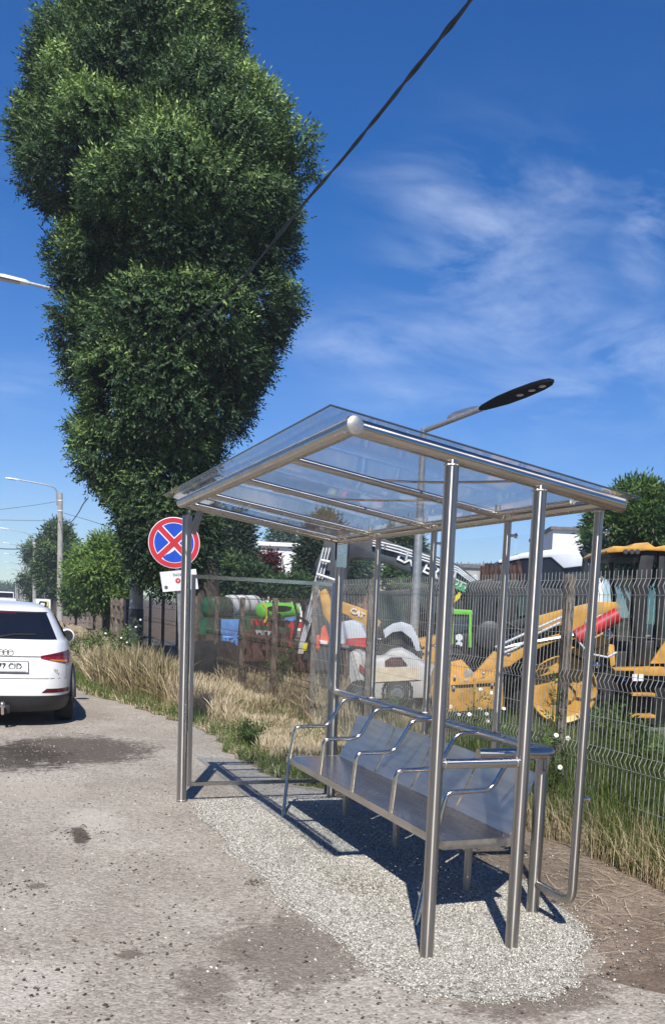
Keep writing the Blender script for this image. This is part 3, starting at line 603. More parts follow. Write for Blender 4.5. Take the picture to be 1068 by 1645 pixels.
weed('leafy_weed', 'dark weed clump in front of the tractor tyre', gx(845, 1200, 4.7) - Vector((0, 0, gx(845, 1200, 4.7).z)), .7, 12, .35, .06)
weed('leafy_weed', 'weed clump under the grey car front', gx(620, 1150, 4.6) - Vector((0, 0, gx(620, 1150, 4.6).z)), .55, 12, .4, .06)
weed('leafy_weed', 'tangled weed left of the digger stick foot', gx(458, 1060, 4.9) - Vector((0, 0, gx(458, 1060, 4.9).z)), .95, 14, .5, .08)
weed('green_tuft', 'green grass tuft at the left back foot of the shelter', (2.85, 8.15, 0), .28, 18, .28, .04)
weed('green_tuft', 'green leafy tuft by the foot of the sign pole', (2.75, 10.4, 0), .32, 18, .3, .05)
weed('leafy_weed', 'white speckled weed left of the dark pole base', gy(200, 1045, 19.2) - Vector((0, 0, gy(200, 1045, 19.2).z)), 1.2, 14, .4, .08, 8)
weed('leafy_weed', 'tall weeds beside the white car', gy(150, 1045, 21) - Vector((0, 0, gy(150, 1045, 21).z)), 1.0, 20, .8, .1)

# ------------------------------------------------------------------ shelter
M_st = steelmat('brushed_steel_upright', .48, .30, (90, 90, 2.5), spread=.10, aniso='Z'); M_sty = steelmat('brushed_steel_long', .50, .24, (90, 2.5, 90), spread=.12, aniso='Y'); M_stx = steelmat('brushed_steel_cross', .50, .24, (2.5, 90, 90), spread=.12, aniso='X'); M_st2 = steelmat('thin_tube_steel', .60, .17, (60, 60, 60), spread=.1); M_sheet = steelmat('steel_sheet', .58, .36, (30, 3, 30), (1, .91, .79), .22)
M_cap = steelmat('weld_cap', .6, .4, (60, 60, 60), (1, .95, .86))
M_roof = panemat('roof_sheet', (.94, .965, .985), .95, .055, 3.5, (1, 1, 1), .05)
M_glass = panemat('clear_pane', (.975, .985, .99), .17, .004, 5, (1, 1, 1), .12)
sh = thing('bus_shelter', 'brushed stainless steel bus shelter with a clear sloping roof on pale gravel', 'bus shelter', (1.458, 3.86, 0))
def st(name, path, r, m=M_st, n=20, fil=0, parent=None):
    b = MB(); b.tube(fillet(path, fil) if fil else path, r, n)
    if m is M_st: e_ = Vector(path[-1])-Vector(path[0]); m = M_sty if abs(e_.y) > max(abs(e_.x), abs(e_.z)) else M_stx if abs(e_.x) > abs(e_.z) else M_st
    return b.build(name, m, parent or sh, angle=50)
xF, xB, yN, yA, zF, zK = 1.415, 2.736, 3.863, 7.645, 2.378, 2.184
def zr(x): return zF+(zK-zF)*(x-xF)/(xB-xF)
rr = .037
st('roof_tube', [(xF, yN-.03, zF), (xF, yA+.03, zF)], rr); st('roof_tube', [(xB, yN-.0, zK), (xB, yA, zK)], .033)
st('roof_tube', [(xF-.02, yN, zF+.003), (xB+.06, yN, zr(xB+.06))], rr); st('roof_tube', [(xF+.01, yA, zF-.001), (xB, yA, zK-.001)], .033)
for c, ax in (((xF-.022, yN, zF+.003), (-1, 0, .147)), ((xB+.062, yN, zr(xB+.062)), (1, 0, -.147)), ((xF, yN-.032, zF), (0, -1, 0))):
    b = MB(); b.lathe(c, ax, [(0, .0378), (.004, .0378), (.007, .033)], 24); b.build('end_cap', M_cap, sh)
for yb in (6.815, 5.83, 4.85):
    st('roof_beam', [(xF+.02, yb, zr(xF)-.006), (xB, yb, zr(xB)-.006)], .021)
st('roof_beam', [(xF+.06, yN+.25, zr(xF)+.0), (xF+.06, yA-.1, zr(xF+.06))], .012)
st('roof_beam', [(xB-.085, yN+.2, zr(xB-.085)-.004), (xB-.085, yA-.02, zr(xB-.085)-.004)], .016)
st('roof_beam', [(xF+.1, yA-.10, zr(xF+.1)-.004), (xB-.05, yA-.10, zr(xB-.05)-.004)], .016)
st('post', [(1.886, yN, -.02), (1.886, yN, zr(1.886)-.02)], .032); st('post', [(2.342, yN, -.02), (2.342, yN, zr(2.342)-.02)], .032)
st('post', [(1.458, yA, -.02), (1.458, yA, 2.27)], .038)
b = MB(); b.lathe((1.458, yA, 2.27), (0, 0, 1), [(0, .038), (.012, .036), (.02, .02)], 20); b.build('post_cap', M_cap, sh)
st('post', [(2.735, yA, -.02), (2.735, yA, 2.03)], .036); st('post', [(2.735, 4.315, -.02), (2.735, 4.315, .88)], .034)
b = MB(); b.box((1.535, yA, 2.245), (.052, .007, .21), Matrix.Rotation(.30, 3, 'Y')); b.build('roof_bracket', M_st2, sh)
b = MB(); b.box((2.735, yA, 2.10), (.095, .007, .17)); b.box((2.735, yA-.045, 2.06), (.085, .006, .20)); b.build('roof_bracket', M_st2, sh)
st('bracket_rod', [(1.475, yA, 2.27), (1.475, yA, zr(1.475))], .007)
# back uprights; the near one bends under and joins the low post
for yb in (6.815, 5.83, 4.85):
    st('back_upright', [(2.742, yb, .84 if yb < 5 else .80), (2.742, yb, zK)], .0215)
st('back_upright', [(2.742, 3.963, zK), (2.742, 3.963, .185), (2.742, 4.30, .185)], .0235, fil=.07)
# hand rail
st('hand_rail', [(2.735, yA, .915), (2.735, 4.225, .915), (2.30, 4.235, .915)], .030, fil=.045)
st('hand_rail', [(1.886, yN, .935), (2.342, yN, .935)], .024)
st('rail_bracket', [(2.735, 4.315, .80), (2.72, 4.24, .82), (2.70, 4.20, .90)], .009)
def clamp(x, y, z, dx=.05, dy=0):
    b = MB(); b.tube([(x, y, z), (x+dx, y+dy, z)], .008, 8); b.lathe((x+dx*.75, y+dy*.75, z), (dx, dy, 0), [(0, .015), (.010, .015), (.012, .012)], 12); b.build('clamp', M_st2, sh)
for yb, zs in ((6.815, (1.40, 2.10)), (5.83, (1.40, 2.08)), (4.85, (1.40, 2.08)), (3.963, (1.40, 2.05, .72))):
    for z in zs: clamp(2.742, yb, z, .06, -.012)
for (y0, y1) in ((6.83, 7.60), (5.85, 6.79), (4.87, 5.81), (3.89, 4.83)):
    b = MB(); b.box((2.80, (y0+y1)/2, 1.10 if y0 > 4 else 1.09), (.008, y1-y0, 1.98)); b.build('back_pane', M_glass, sh, smooth=False)
def weld(c, ax, r):
    c = Vector(c); ax = Vector(ax).normalized(); u = ax.orthogonal().normalized(); v = ax.cross(u); n = 40
    pts = [c+(u*math.cos(a)+v*math.sin(a))*(r+.001*math.sin(a*9)) for a in [2*PI*i/n for i in range(n+1)]]
    q = MB(); q.tube(pts, [.0035+.0012*math.sin(i*2.1) for i in range(n+1)], 6, False); q.build('weld', M_cap, sh)
for c, ax, r in (((1.886, yN, zr(1.886)-.042), (0, 0, 1), .033), ((2.342, yN, zr(2.342)-.042), (0, 0, 1), .033), ((1.925, yN, .935), (1, 0, 0), .0245), ((2.303, yN, .935), (1, 0, 0), .0245), ((2.735, 4.315, .882), (0, 0, 1), .035), ((2.735, 4.35, .185), (0, 1, 0), .024),
                 ((2.742, 4.85, .946), (0, 0, 1), .0225), ((2.742, 5.83, .946), (0, 0, 1), .0225), ((2.742, 6.815, .946), (0, 0, 1), .0225), ((1.458, yA, .02), (0, 0, 1), .038), ((2.742, 3.963, zK-.036), (0, 0, 1), .0245)):
    weld(c, ax, r)
for yb in (6.815, 5.83, 4.85):
    weld((xB-.036, yb, zr(xB-.036)-.006), (1, 0, -.147), .0225)
    b = MB(); b.lathe((xB-.065, yb, zr(xB-.065)+.012), (0, 0, 1), [(0, .016), (.034, .016), (.038, .010)], 12); b.build('sheet_bolt', M_cap, sh)
# left end: framed pane
for a, b_ in (((1.525, yA, 1.815), (2.70, yA, 1.818)), ((1.525, yA, .15), (2.70, yA, .145))):
    q = MB(); q.box(((a[0]+b_[0])/2, yA, (a[2]+b_[2])/2), (b_[0]-a[0], .028, .03)); q.build('side_frame', M_st2, sh)
for xx in (1.518, 2.690):
    q = MB(); q.box((xx, yA, .98), (.03, .03, 1.70)); q.build('side_frame', M_st, sh)
b = MB(); b.box((2.105, yA+.001, .982), (1.14, .007, 1.64)); b.build('side_pane', M_glass, sh, smooth=False)
# clear roof sheet, overhanging all round
px0, px1, py0, py1 = xF-.10, xB+.17, yN+.10, yA+.28
b = MB(); b.grid(lambda u, v: (px0+(px1-px0)*u, py0-.10+(py1-py0+.1)*v, zr(px0+(px1-px0)*u)+.062+.012*math.sin(v*PI*4)*math.sin(u*PI)), 16, 40)
b.grid(lambda u, v: (px0+(px1-px0)*u, py0-.10+(py1-py0+.1)*v, zr(px0+(px1-px0)*u)+.056+.012*math.sin(v*PI*4)*math.sin(u*PI)), 16, 40)
b.build('roof_sheet', M_roof, sh)
M_edge = mat('sheet_edge', (.05, .07, .10), .3)
b = MB(); zoff = .059
b.tube([(px0, py0-.1, zr(px0)+zoff), (px1, py0-.1, zr(px1)+zoff)], .0042, 6); b.tube([(px0, py0-.1, zr(px0)+zoff), (px0, py1, zr(px0)+zoff)], .0042, 6)
b.tube([(px1, py0-.1, zr(px1)+zoff), (px1, py1, zr(px1)+zoff)], .0042, 6); b.build('sheet_edge', M_edge, sh)
for yb in (5.2, 6.3):
    b = MB(); b.tube([(xF+.35+t*.09, yb-.02*t*t, zr(xF+.35+t*.09)+.050) for t in range(9)], .006, 6); b.build('seal_strip', M_st2, sh)

# ------------------------------------------------------------------ bench
def seatmat():
    mt = steelmat('perforated_sheet', .60, .2, (30, 3, 30), (1, .92, .82), .14); t = mt.node_tree; b = t.nodes['Principled BSDF']
    g = N(t, 'ShaderNodeNewGeometry'); s = N(t, 'ShaderNodeSeparateXYZ'); t.links.new(g.outputs['Position'], s.inputs[0])
    a = mth(t, 'SUBTRACT', mth(t, 'FRACT', mth(t, 'DIVIDE', s.outputs[0], .055)), .5); c = mth(t, 'SUBTRACT', mth(t, 'FRACT', mth(t, 'DIVIDE', s.outputs[1], .075)), .5)
    a = mth(t, 'MULTIPLY', a, .055); c = mth(t, 'MULTIPLY', c, .075)
    r = mth(t, 'SQRT', mth(t, 'ADD', mth(t, 'MULTIPLY', a, a), mth(t, 'MULTIPLY', c, c))); h = mth(t, 'LESS_THAN', r, .0045)
    ou = t.nodes['Material Output']; src = ou.inputs[0].links[0].from_socket; tb_ = N(t, 'ShaderNodeBsdfTransparent'); m3 = N(t, 'ShaderNodeMixShader'); t.links.new(h, m3.inputs[0]); t.links.new(src, m3.inputs[1]); t.links.new(tb_.outputs[0], m3.inputs[2]); t.links.new(m3.outputs[0], ou.inputs[0]); return mt
bn = thing('bench', 'stainless steel four seat bench with bent tube armrests inside the shelter', 'bench', (2.4, 5.65, 0))
b = MB(); b.box((2.375, 5.685, .452), (.43, 2.78, .003)); b.build('seat', seatmat(), bn, smooth=False)
b = MB(); b.box((2.157, 5.685, .432), (.006, 2.79, .045)); b.box((2.375, 4.292, .432), (.43, .006, .045)); b.box((2.375, 7.078, .432), (.43, .006, .045)); b.box((2.587, 5.685, .434), (.006, 2.78, .04)); b.build('seat_edge', M_sheet, bn, smooth=False)
ay = [6.985, 6.305, 5.66, 5.01, 4.345]
for i in range(4):
    y1, y0 = ay[i]+(.07 if i == 0 else -.010), ay[i+1]+.010
    def bk(u, v, y0=y0, y1=y1):
        if v < .12: x_, z_ = 2.578+.02*v/.12, .456+.03*v/.12
        else: q = (v-.12)/.88; x_, z_ = 2.598+.135*q+.022*math.sin(q*PI)*(.4+.6*math.sin(u*PI)), .486+.30*q
        return (x_, y0+(y1-y0)*u, z_+.008*math.sin(u*PI)*v)
    b = MB(); b.grid(bk, 8, 10); b.grid(lambda u, v: tuple(Vector(bk(u, v))+Vector((.003, 0, -.001))), 8, 10); b.build('backrest', M_sheet, bn, angle=60)
for i, y_ in enumerate(ay):
    pa = [(2.19, y_, .70), (2.45, y_, .705), (2.575, y_, .915), (2.715, y_, .915)]
    if i == 0: foot = [(2.075, 6.86, -.02), (2.15, y_, .44)]
    elif i == 4: foot = [(2.0, 4.26, -.02), (2.135, y_, .44)]
    else: foot = [(2.165, y_, .43)]
    bt = MB(); bt.tube(fillet(foot+pa, .045), .0135, 12); bt.build('armrest', M_st2, bn, angle=60)
for y_ in (6.78, 5.79, 4.742):
    bt = MB(); bt.tube([(2.55, y_, -.01), (2.55, y_, .425)], .0225, 16); bt.build('leg', M_st, bn)
bt = MB(); bt.tube([(2.30, 4.33, .405), (2.30, 7.04, .405)], .014, 8); bt.tube([(2.56, 4.33, .405), (2.56, 7.04, .405)], .014, 8); bt.build('seat_rail', M_st, bn)

# ------------------------------------------------------------------ traffic sign
M_red = mat('sign_red', (.52, .03, .045), .4, var=.06); M_blue = mat('sign_blue', (.01, .07, .48), .4, var=.06); M_white = mat('sign_white', (.78, .78, .80), .45, var=.03)
M_galv = mat('galvanised', (.42, .43, .44), .45, .6, var=.12, scale=20); M_txt = mat('print_grey', (.10, .11, .13), .6)
SY = 11.6; sc_ = gy(280, 872, SY); ax_x = Vector((1, -.30, 0)).normalized(); nrm = Vector((-.30, -1, 0)).normalized()
sg = thing('no_stopping_sign', 'round red and blue no stopping sign on a leaning grey pole', 'road sign', Vector((gy(293, 1060, SY).x, SY, 0)))
RS = (gy(321, 872, SY)-gy(239, 872, SY)).length/2
def disc(name, off, fn, m, par):
    pass
def SP(u, v, off): return sc_+ax_x*u+Vector((0, 0, 1))*v+nrm*off
b = MB(); b.lathe(sc_-nrm*.008, nrm, [(0, RS*.985), (.002, RS), (.010, RS), (.012, RS*.985)], 64); b.build('sign_plate', M_white, sg)
b = MB(); n64 = 64; Ro, Ri = RS*.975, RS*.79
b.add([SP(r*math.cos(2*PI*i/n64), r*math.sin(2*PI*i/n64), .0055) for r in (Ro, Ri) for i in range(n64)], [(i, (i+1) % n64, n64+(i+1) % n64, n64+i) for i in range(n64)])
wb = RS*.105; dr = Ri*1.01
for s in (1, -1):
    c45 = math.cos(PI/4); d = Vector((c45, s*c45)); e = Vector((-s*c45, c45)); zo = .0055 if s > 0 else .0058
    b.add([SP(*(d*dr*k1+e*wb*k2), zo) for k1, k2 in ((-1, -1), (1, -1), (1, 1), (-1, 1))], [(0, 1, 2, 3)])
b.build('sign_ring', M_red, sg, smooth=False)
b = MB(); Rb = RS*.765; wb2 = RS*.145
for q in range(4):
    a0 = q*PI/2; dq = wb2*math.sqrt(2); al = math.asin(min(1, wb2/Rb)); th0, th1 = a0-PI/4+al, a0+PI/4-al; pts = [(dq*math.cos(a0), dq*math.sin(a0))]
    if q == 3:   # the bottom field has a torn white scrape beside the diagonal
        arc = [th0+(th1-th0)*i/16 for i in range(17)]; pp_ = [(Rb*math.cos(a), Rb*math.sin(a)) for a in arc[2:]] 
        pts = [(dq*math.cos(a0)+.03*RS, dq*math.sin(a0)-.06*RS), (-.02*RS, -.32*RS), (-.16*RS, -.42*RS), (-.28*RS, -.47*RS), (-.44*RS, -.58*RS)]+pp_[0:]
    else: pts += [(Rb*math.cos(th0+(th1-th0)*i/16), Rb*math.sin(th0+(th1-th0)*i/16)) for i in range(17)]
    b.add([SP(u, v, .0052) for u, v in pts], [tuple(range(len(pts)))])
b.build('sign_field', M_blue, sg, smooth=False)
b = MB(); b.tube([Vector((gy(298, 1085, SY).x, SY+.04, -.02)), gy(288, 960, SY+.04), gy(281, 845, SY+.04)], .026, 10); b.build('pole', M_galv, sg)
ss = thing('information_plate', 'small tilted white information plate fixed below the round sign', 'sign', gy(288, 933, SY))
c4 = [gy(x, y, SY-.01) for x, y in ((257, 919), (315, 914), (319, 946), (262, 951))]
b = MB(); b.prism(c4, (0, .004, 0)); b.build('plate', M_white, ss, smooth=False)
ex = (c4[1]-c4[0]).normalized(); ez = (c4[0]-c4[3]).normalized(); ctr = (c4[0]+c4[1]+c4[2]+c4[3])/4; wpl = (c4[1]-c4[0]).length; hpl = (c4[0]-c4[3]).length
M_tq = mat('print_teal', (.12, .38, .42), .6)
def plq(u, v): return ctr+ex*u*wpl+ez*v*hpl+Vector((0, -.003, 0))
text('lettering', 'Stația MC', hpl*.2, frame(plq(.06, .30), ex, ez), M_txt, ss, .0005); text('lettering', 'MERSI', hpl*.14, frame(plq(.16, -.32), ex, ez), M_tq, ss, .0005)
b = MB(); b.lathe(plq(-.04, .0), (0, -1, 0), [(0, hpl*.13), (.001, hpl*.13)], 24); eb = b.build('emblem', M_red, ss)
b = MB(); b.prism([plq(-.04, 0)+ex*a*hpl*.1+ez*c*hpl*.1+Vector((0, -.0015, 0)) for a, c in ((-.6, .5), (-.25, .5), (0, 0), (.25, .5), (.6, .5), (.15, -.1), (.15, -.7), (-.15, -.7), (-.15, -.1))], (0, -.0005, 0)); b.build('emblem_mark', M_white, eb, smooth=False)
b = MB(); b.lathe(plq(-.39, -.28), (0, -1, 0), [(0, hpl*.09), (.001, hpl*.09)], 12); b.build('emblem', M_txt, ss)

# ------------------------------------------------------------------ car
M_cw = mat('white_paint', (.80, .80, .79), .28, var=.02, coat=.8); M_cg = mat('tinted_glass', (.008, .010, .016), .06, var=.1, spec=.6); M_cp = mat('black_plastic', (.022, .022, .024), .55, var=.2, bump=.2)
M_tyre = mat('tyre_rubber', (.018, .018, .019), .85, var=.3, bump=.4); M_tl = mat('red_lens', (.30, .008, .012), .12, var=.3, scale=30, coat=.6); M_chrome = steelmat('chrome', .7, .1); M_or = mat('orange_lens', (.75, .22, .02), .15, coat=.5)
M_tl2 = mat('dark_red_lens', (.10, .006, .010), .15, coat=.5); M_alloy = mat('alloy', (.45, .45, .47), .3, .8)
M_seam = mat('seam', (.10, .10, .10), .7)
CXc, CY = .175, 12.3
LV = [(.17, .16, 4.10, .78), (.22, .05, 4.24, .85), (.33, .0, 4.34, .885), (.42, -.01, 4.38, .895), (.55, .0, 4.38, .90), (.68, .02, 4.36, .905), (.80, .05, 4.32, .90), (.90, .09, 4.22, .885), (.97, .13, 3.9, .865), (1.03, .18, 3.35, .84), (1.08, .22, 3.25, .80), (1.18, .30, 3.02, .755), (1.30, .40, 2.75, .70), (1.40, .49, 2.5, .645), (1.45, .50, 2.35, .60), (1.48, .62, 2.15, .53), (1.505, .85, 1.95, .42), (1.515, 1.2, 1.7, .25)]
def lv(z):
    for a, b in zip(LV[:-1], LV[1:]):
        if a[0] <= z <= b[0]:
            t = (z-a[0])/(b[0]-a[0]); return [a[k]+(b[k]-a[k])*t for k in (1, 2, 3)]
    return list(LV[-1][1:])
EXPN = 4.6
def hull(z, a, off=0):
    r, f_, hw = lv(z); yc = (r+f_)/2; ly = (f_-r)/2; c, s = math.cos(a), math.sin(a)
    x = math.copysign(abs(c)**(2/EXPN), c)*(hw+off); y = math.copysign(abs(s)**(2/EXPN), s)*(ly+off)
    return Vector((CXc+x, CY+yc+y, z))
def rear(x, z, off=0):
    r, f_, hw = lv(z); yc = (r+f_)/2; ly = (f_-r)/2; q = min(.995, abs(x)/hw)
    return Vector((CXc+x, CY+yc-ly*(1-q**EXPN)**(1/EXPN)-off, z))
car = thing('parked_car', 'white compact SUV parked on the roadside seen from behind with an amber lamp coloured as if lit', 'car', (CXc, CY+2.2, 0))
b = MB(); na = 96; zs = []
for a_, b_ in zip(LV[:-1], LV[1:]): zs += [a_[0]+(b_[0]-a_[0])*k/3 for k in range(3)]
zs.append(LV[-1][0]); zb = [z for z in zs if z >= .38]; zb = [.385]+[z for z in zb if z > .39]
def loft(zl, off=0):
    q = MB(); q.add([hull(z, 2*PI*i/na, off) for z in zl for i in range(na)], [(j*na+i, j*na+(i+1) % na, (j+1)*na+(i+1) % na, (j+1)*na+i) for j in range(len(zl)-1) for i in range(na)]+[tuple(range(na)), tuple(range((len(zl)-1)*na, len(zl)*na))]); return q
loft(zb).build('body', M_cw, car, angle=40)
loft([.165, .18, .22, .28, .33, .37, .392], .006).build('lower_bumper', M_cp, car, angle=50)
def patch(name, pts, m, off=.004, n=12, parent=car, thick=.004):
    """pts: quad corners as (x,z) bl, br, tr, tl; follows the tailgate"""
    q = MB()
    def f(u, v, o=off):
        a = [pts[0][k]*(1-u)+pts[1][k]*u for k in (0, 1)]; c = [pts[3][k]*(1-u)+pts[2][k]*u for k in (0, 1)]
        return rear(a[0]*(1-v)+c[0]*v, a[1]*(1-v)+c[1]*v, o)
    q.grid(f, n, 8); return q.build(name, m, parent, angle=60)
patch('rear_window', [(-.66, 1.065), (.66, 1.065), (.545, 1.385), (-.545, 1.385)], M_cg, n=24)
patch('window_trim', [(-.57, 1.385), (.57, 1.385), (.55, 1.40), (-.55, 1.40)], M_cp, .006, n=20)
for s in (-1, 1):
    P = [(.455*s, .845), (.80*s, .775), (.845*s, .945), (.455*s, .875)] if s > 0 else [(-.80, .775), (-.455, .845), (-.455, .875), (-.845, .945)]
    lt = patch('taillight', P, M_tl, .012)
    patch('lamp_bulb', [(.56*s, .825), (.78*s, .79), (.79*s, .82), (.56*s, .833)] if s > 0 else [(-.78, .79), (-.56, .825), (-.56, .833), (-.79, .82)], M_or if s > 0 else M_tl2, .016, parent=lt)  # right bulb's lit look is put into its orange colour; nothing emits
    patch('lamp_band', [(.47*s, .866), (.80*s, .872), (.82*s, .93), (.47*s, .874)] if s > 0 else [(-.80, .872), (-.47, .866), (-.47, .874), (-.82, .93)], M_tl2, .015, parent=lt)
    patch('reflector', [(.46*s, .430), (.80*s, .425), (.80*s, .475), (.52*s, .478)] if s > 0 else [(-.80, .425), (-.46, .430), (-.52, .478), (-.80, .475)], M_tl2, .006)
b = MB(); b.tube([rear(-.02, 1.085, .012), rear(.16, 1.12, .016), rear(.40, 1.125, .014)], .008, 6); b.build('wiper', M_cp, car)
patch('brake_light', [(-.20, 1.366), (.20, 1.366), (.19, 1.378), (-.19, 1.378)], M_tl2, .007, 8)
for sx_ in (-1, 1): b = MB(); b.tube([rear(sx_*.76, z_, .001) for z_ in (.60, .66, .72, .775)]+[rear(sx_*.735, .785, .001)], .0035, 4); b.build('panel_gap', M_seam, car)
patch('panel_seam', [(-.74, .596), (.74, .596), (.76, .604), (-.76, .604)], M_seam, .002, 20)
patch('panel_seam', [(-.455, .855), (.455, .855), (.455, .868), (-.455, .868)], M_seam, .003, 20)
patch('number_recess', [(-.30, .655), (.345, .655), (.345, .85), (-.30, .85)], mat('recess_white', (.62, .62, .62), .4), .003)
M_pl = mat('plate_white', (.80, .81, .82), .4, var=.02)
PX = .05
np_ = patch('number_plate', [(PX-.26, .675), (PX+.26, .675), (PX+.26, .80), (PX-.26, .80)], M_pl, .016); 
for pts_ in ([(PX-.265, .669), (PX+.265, .669), (PX+.265, .677), (PX-.265, .677)], [(PX-.265, .798), (PX+.265, .798), (PX+.265, .806), (PX-.265, .806)], [(PX+.257, .67), (PX+.266, .67), (PX+.266, .805), (PX+.257, .805)]):
    patch('plate_frame', pts_, M_cp, .018, parent=np_)
text('plate_lettering', '77 CJD', .105, frame(rear(PX+.055, .742, .022), (1, 0, 0), (0, 0, 1)), mat('plate_ink', (.01, .01, .012), .5), np_, .001, sx=.86, off=.0012)
patch('plate_strip', [(PX-.10, .6765), (PX+.24, .6765), (PX+.24, .690), (PX-.10, .690)], mat('strip_grey', (.30, .31, .33), .5), .019, parent=np_)
ring = None
for k in range(4):
    b = MB(); c = rear(.035+(k-1.5)*.052, .905, .010); pts = [c+Vector((.034*math.cos(a), 0, .034*math.sin(a))) for a in [i*2*PI/28 for i in range(29)]]; b.tube(pts, .0055, 6, False); b.build('emblem_ring', M_chrome, car)
text('badge', 'TDI', .045, frame(rear(.62, .695, .006), (1, 0, 0), (0, 0, 1)), M_chrome, car, .001, off=.001)
b = MB(); b.tube([(CXc+.02, CY+.15, .19), (CXc+.02, CY-.10, .19), (CXc+.02, CY-.12, .27)], .018, 10); b.lathe((CXc+.02, CY-.12, .26), (0, 0, 1), [(0, .018), (.01, .03), (.035, .035), (.06, .025), (.07, .01)], 16); b.build('tow_bar', M_chrome, car)
b = MB(); b.box((CXc+.075, CY-.02, .235), (.06, .05, .10)); b.build('tow_socket', M_cp, car, bevel=.01)
for sx_ in (-1, 1):
    for yw in (.84, 3.42):
        wc = Vector((CXc+sx_*.775, CY+yw, .335)); b = MB(); b.lathe(wc-Vector((sx_*.11, 0, 0)), (sx_, 0, 0), [(0, .26), (.01, .32), (.03, .335), (.19, .335), (.21, .32), (.222, .24)], 40)
        wt = b.build('wheel', M_tyre, car); b = MB(); b.lathe(wc+Vector((sx_*.10, 0, 0)), (sx_, 0, 0), [(0, .235), (.014, .23), (.008, .20), (.012, .06), (.02, .05)], 30)
        for k in range(5):
            a = k*2*PI/5; b.box(wc+Vector((sx_*.112, .12*math.cos(a), .12*math.sin(a))), (.014, .20, .04), Matrix.Rotation(a, 3, 'X'))
        b.build('rim', M_alloy, wt)
        b = MB(); pts = [wc+Vector((sx_*.095, .385*math.cos(a), .385*math.sin(a))) for a in [PI*i/20-.15*(10-i)/10*0 for i in range(21)]]; b.tube(pts, .028, 8); b.build('wheel_arch', M_cp, car)
    b = MB(); c = Vector((CXc+sx_*.955, CY+2.72, 1.03)); b.lathe(c-Vector((0, .06, 0)), (0, 1, 0), [(0, .075), (.012, .10), (.06, .105), (.13, .08), (.16, .03)], 20); mi = b.build('mirror', M_cw, car)
    b = MB(); b.lathe(c-Vector((0, .0615, 0)), (0, 1, 0), [(-.004, .078), (.0, .080)], 20); b.build('mirror_glass', M_cp, mi)
    b = MB(); b.tube([c, c-Vector((sx_*.14, -.02, .04))], .03, 8); b.build('mirror_arm', M_cp, mi)
    # side glass
    def side(u, v, sx_=sx_):
        z = 1.075+.29*v; r, f_, hw = lv(z); y0_, y1_ = .75+.15*v, 3.0-.62*v; return Vector((CXc+sx_*(hw+.003)*(1 if True else 0), CY+y0_+(y1_-y0_)*u, z))
    b = MB(); b.grid(side, 14, 6); b.build('side_window', M_cg, car)
    b = MB(); b.tube(fillet([(CXc+sx_*.54, CY+.72, 1.462), (CXc+sx_*.555, CY+.85, 1.515), (CXc+sx_*.555, CY+2.2, 1.512), (CXc+sx_*.545, CY+2.35, 1.46)], .06), .013, 8); b.build('roof_rail', M_cp, car)
b = MB(); b.grid(lambda u, v: Vector((CXc+(u-.5)*(1.36-.34*v), CY+3.27-.72*v+.012, 1.07+.335*v)), 8, 6); b.build('windscreen', M_cg, car)

# ------------------------------------------------------------------ concrete lamp poles
M_conc = mat('pole_concrete', (.36, .35, .32), .9, var=.15, scale=5, bump=.3); M_lamp = mat('lamp_housing', (.70, .72, .74), .35, var=.04); M_dark = mat('dark_sleeve', (.05, .055, .07), .6, var=.2); M_lens = mat('lamp_lens', (.22, .22, .22), .2)  # dark sleeve tone also serves as painted shade on the pole base
pg = 'concrete lamp poles along the road'
def lamp_pole(base, H, rb, head, lbl, parts=True, first=False):
    t = thing('lamp_pole', lbl, 'lamp pole', base, pg); b = MB(); base = Vector(base)
    b.tube([base, base+Vector((0, 0, H))], [rb, rb*.72], 16); b.build('pole', M_conc, t)
    top = base+Vector((0, 0, H)); head = Vector(head); dv = head-top
    b = MB(); b.tube(fillet([top+Vector((-rb, 0, -.7)), top+Vector((-rb*1.2, 0, .25)), top+Vector((dv.x*.35, dv.y*.35, .25+(dv.z-.25)*.5)), head], .3), .035 if parts else .05, 8); b.build('arm', M_galv, t)
    if parts:
        b = MB(); b.tube([top+Vector((0, 0, -.45)), top+Vector((0, 0, -.38))], rb*.85, 14); b.tube([top+Vector((0, 0, -1.0)), top+Vector((0, 0, -.93))], rb*.88, 14); b.build('band', M_lamp, t)
    hd = Vector((dv.x, dv.y, dv.z*.25)).normalized(); s = Vector((0, 0, 1)).cross(hd).normalized(); u = hd.cross(s)
    L = .72; b = MB(); pr = [(-.02, .05, .045), (.08, .11, .07), (.5, .15, .075), (L, .13, .045)]
    vs = []
    for (h, wd, th) in pr:
        c = head+hd*h
        vs += [c-s*wd-u*th*.4, c+s*wd-u*th*.4, c+s*wd*.75+u*th*.6, c-s*wd*.75+u*th*.6]
    b.add(vs, [(i*4+j, i*4+(j+1) % 4, (i+1)*4+(j+1) % 4, (i+1)*4+j) for i in range(3) for j in range(4)]+[(3, 2, 1, 0), (12, 13, 14, 15)]); h_ = b.build('lamp_head', M_lamp, t, bevel=.008)
    b = MB(); b.prism([head+hd*a+s*c-u*.036 for a, c in ((.18, -.09), (.62, -.10), (.62, .10), (.18, .09))], -u*.012); b.build('lamp_lens', M_lens, h_, smooth=False)
    return t
P0y = 22.8; p0 = gy(219, 1000, P0y); hb = Vector((p0.x, p0.y, 0)); h0 = gy(47, 455, P0y)
lamp_pole(hb, gy(214, 520, P0y).z, .165, h0, 'nearest concrete lamp pole standing inside the ash foliage with its lamp at the left edge', first=True)
ch = [o for o in COL.objects if o.get('label', '').startswith('nearest concrete')][0]
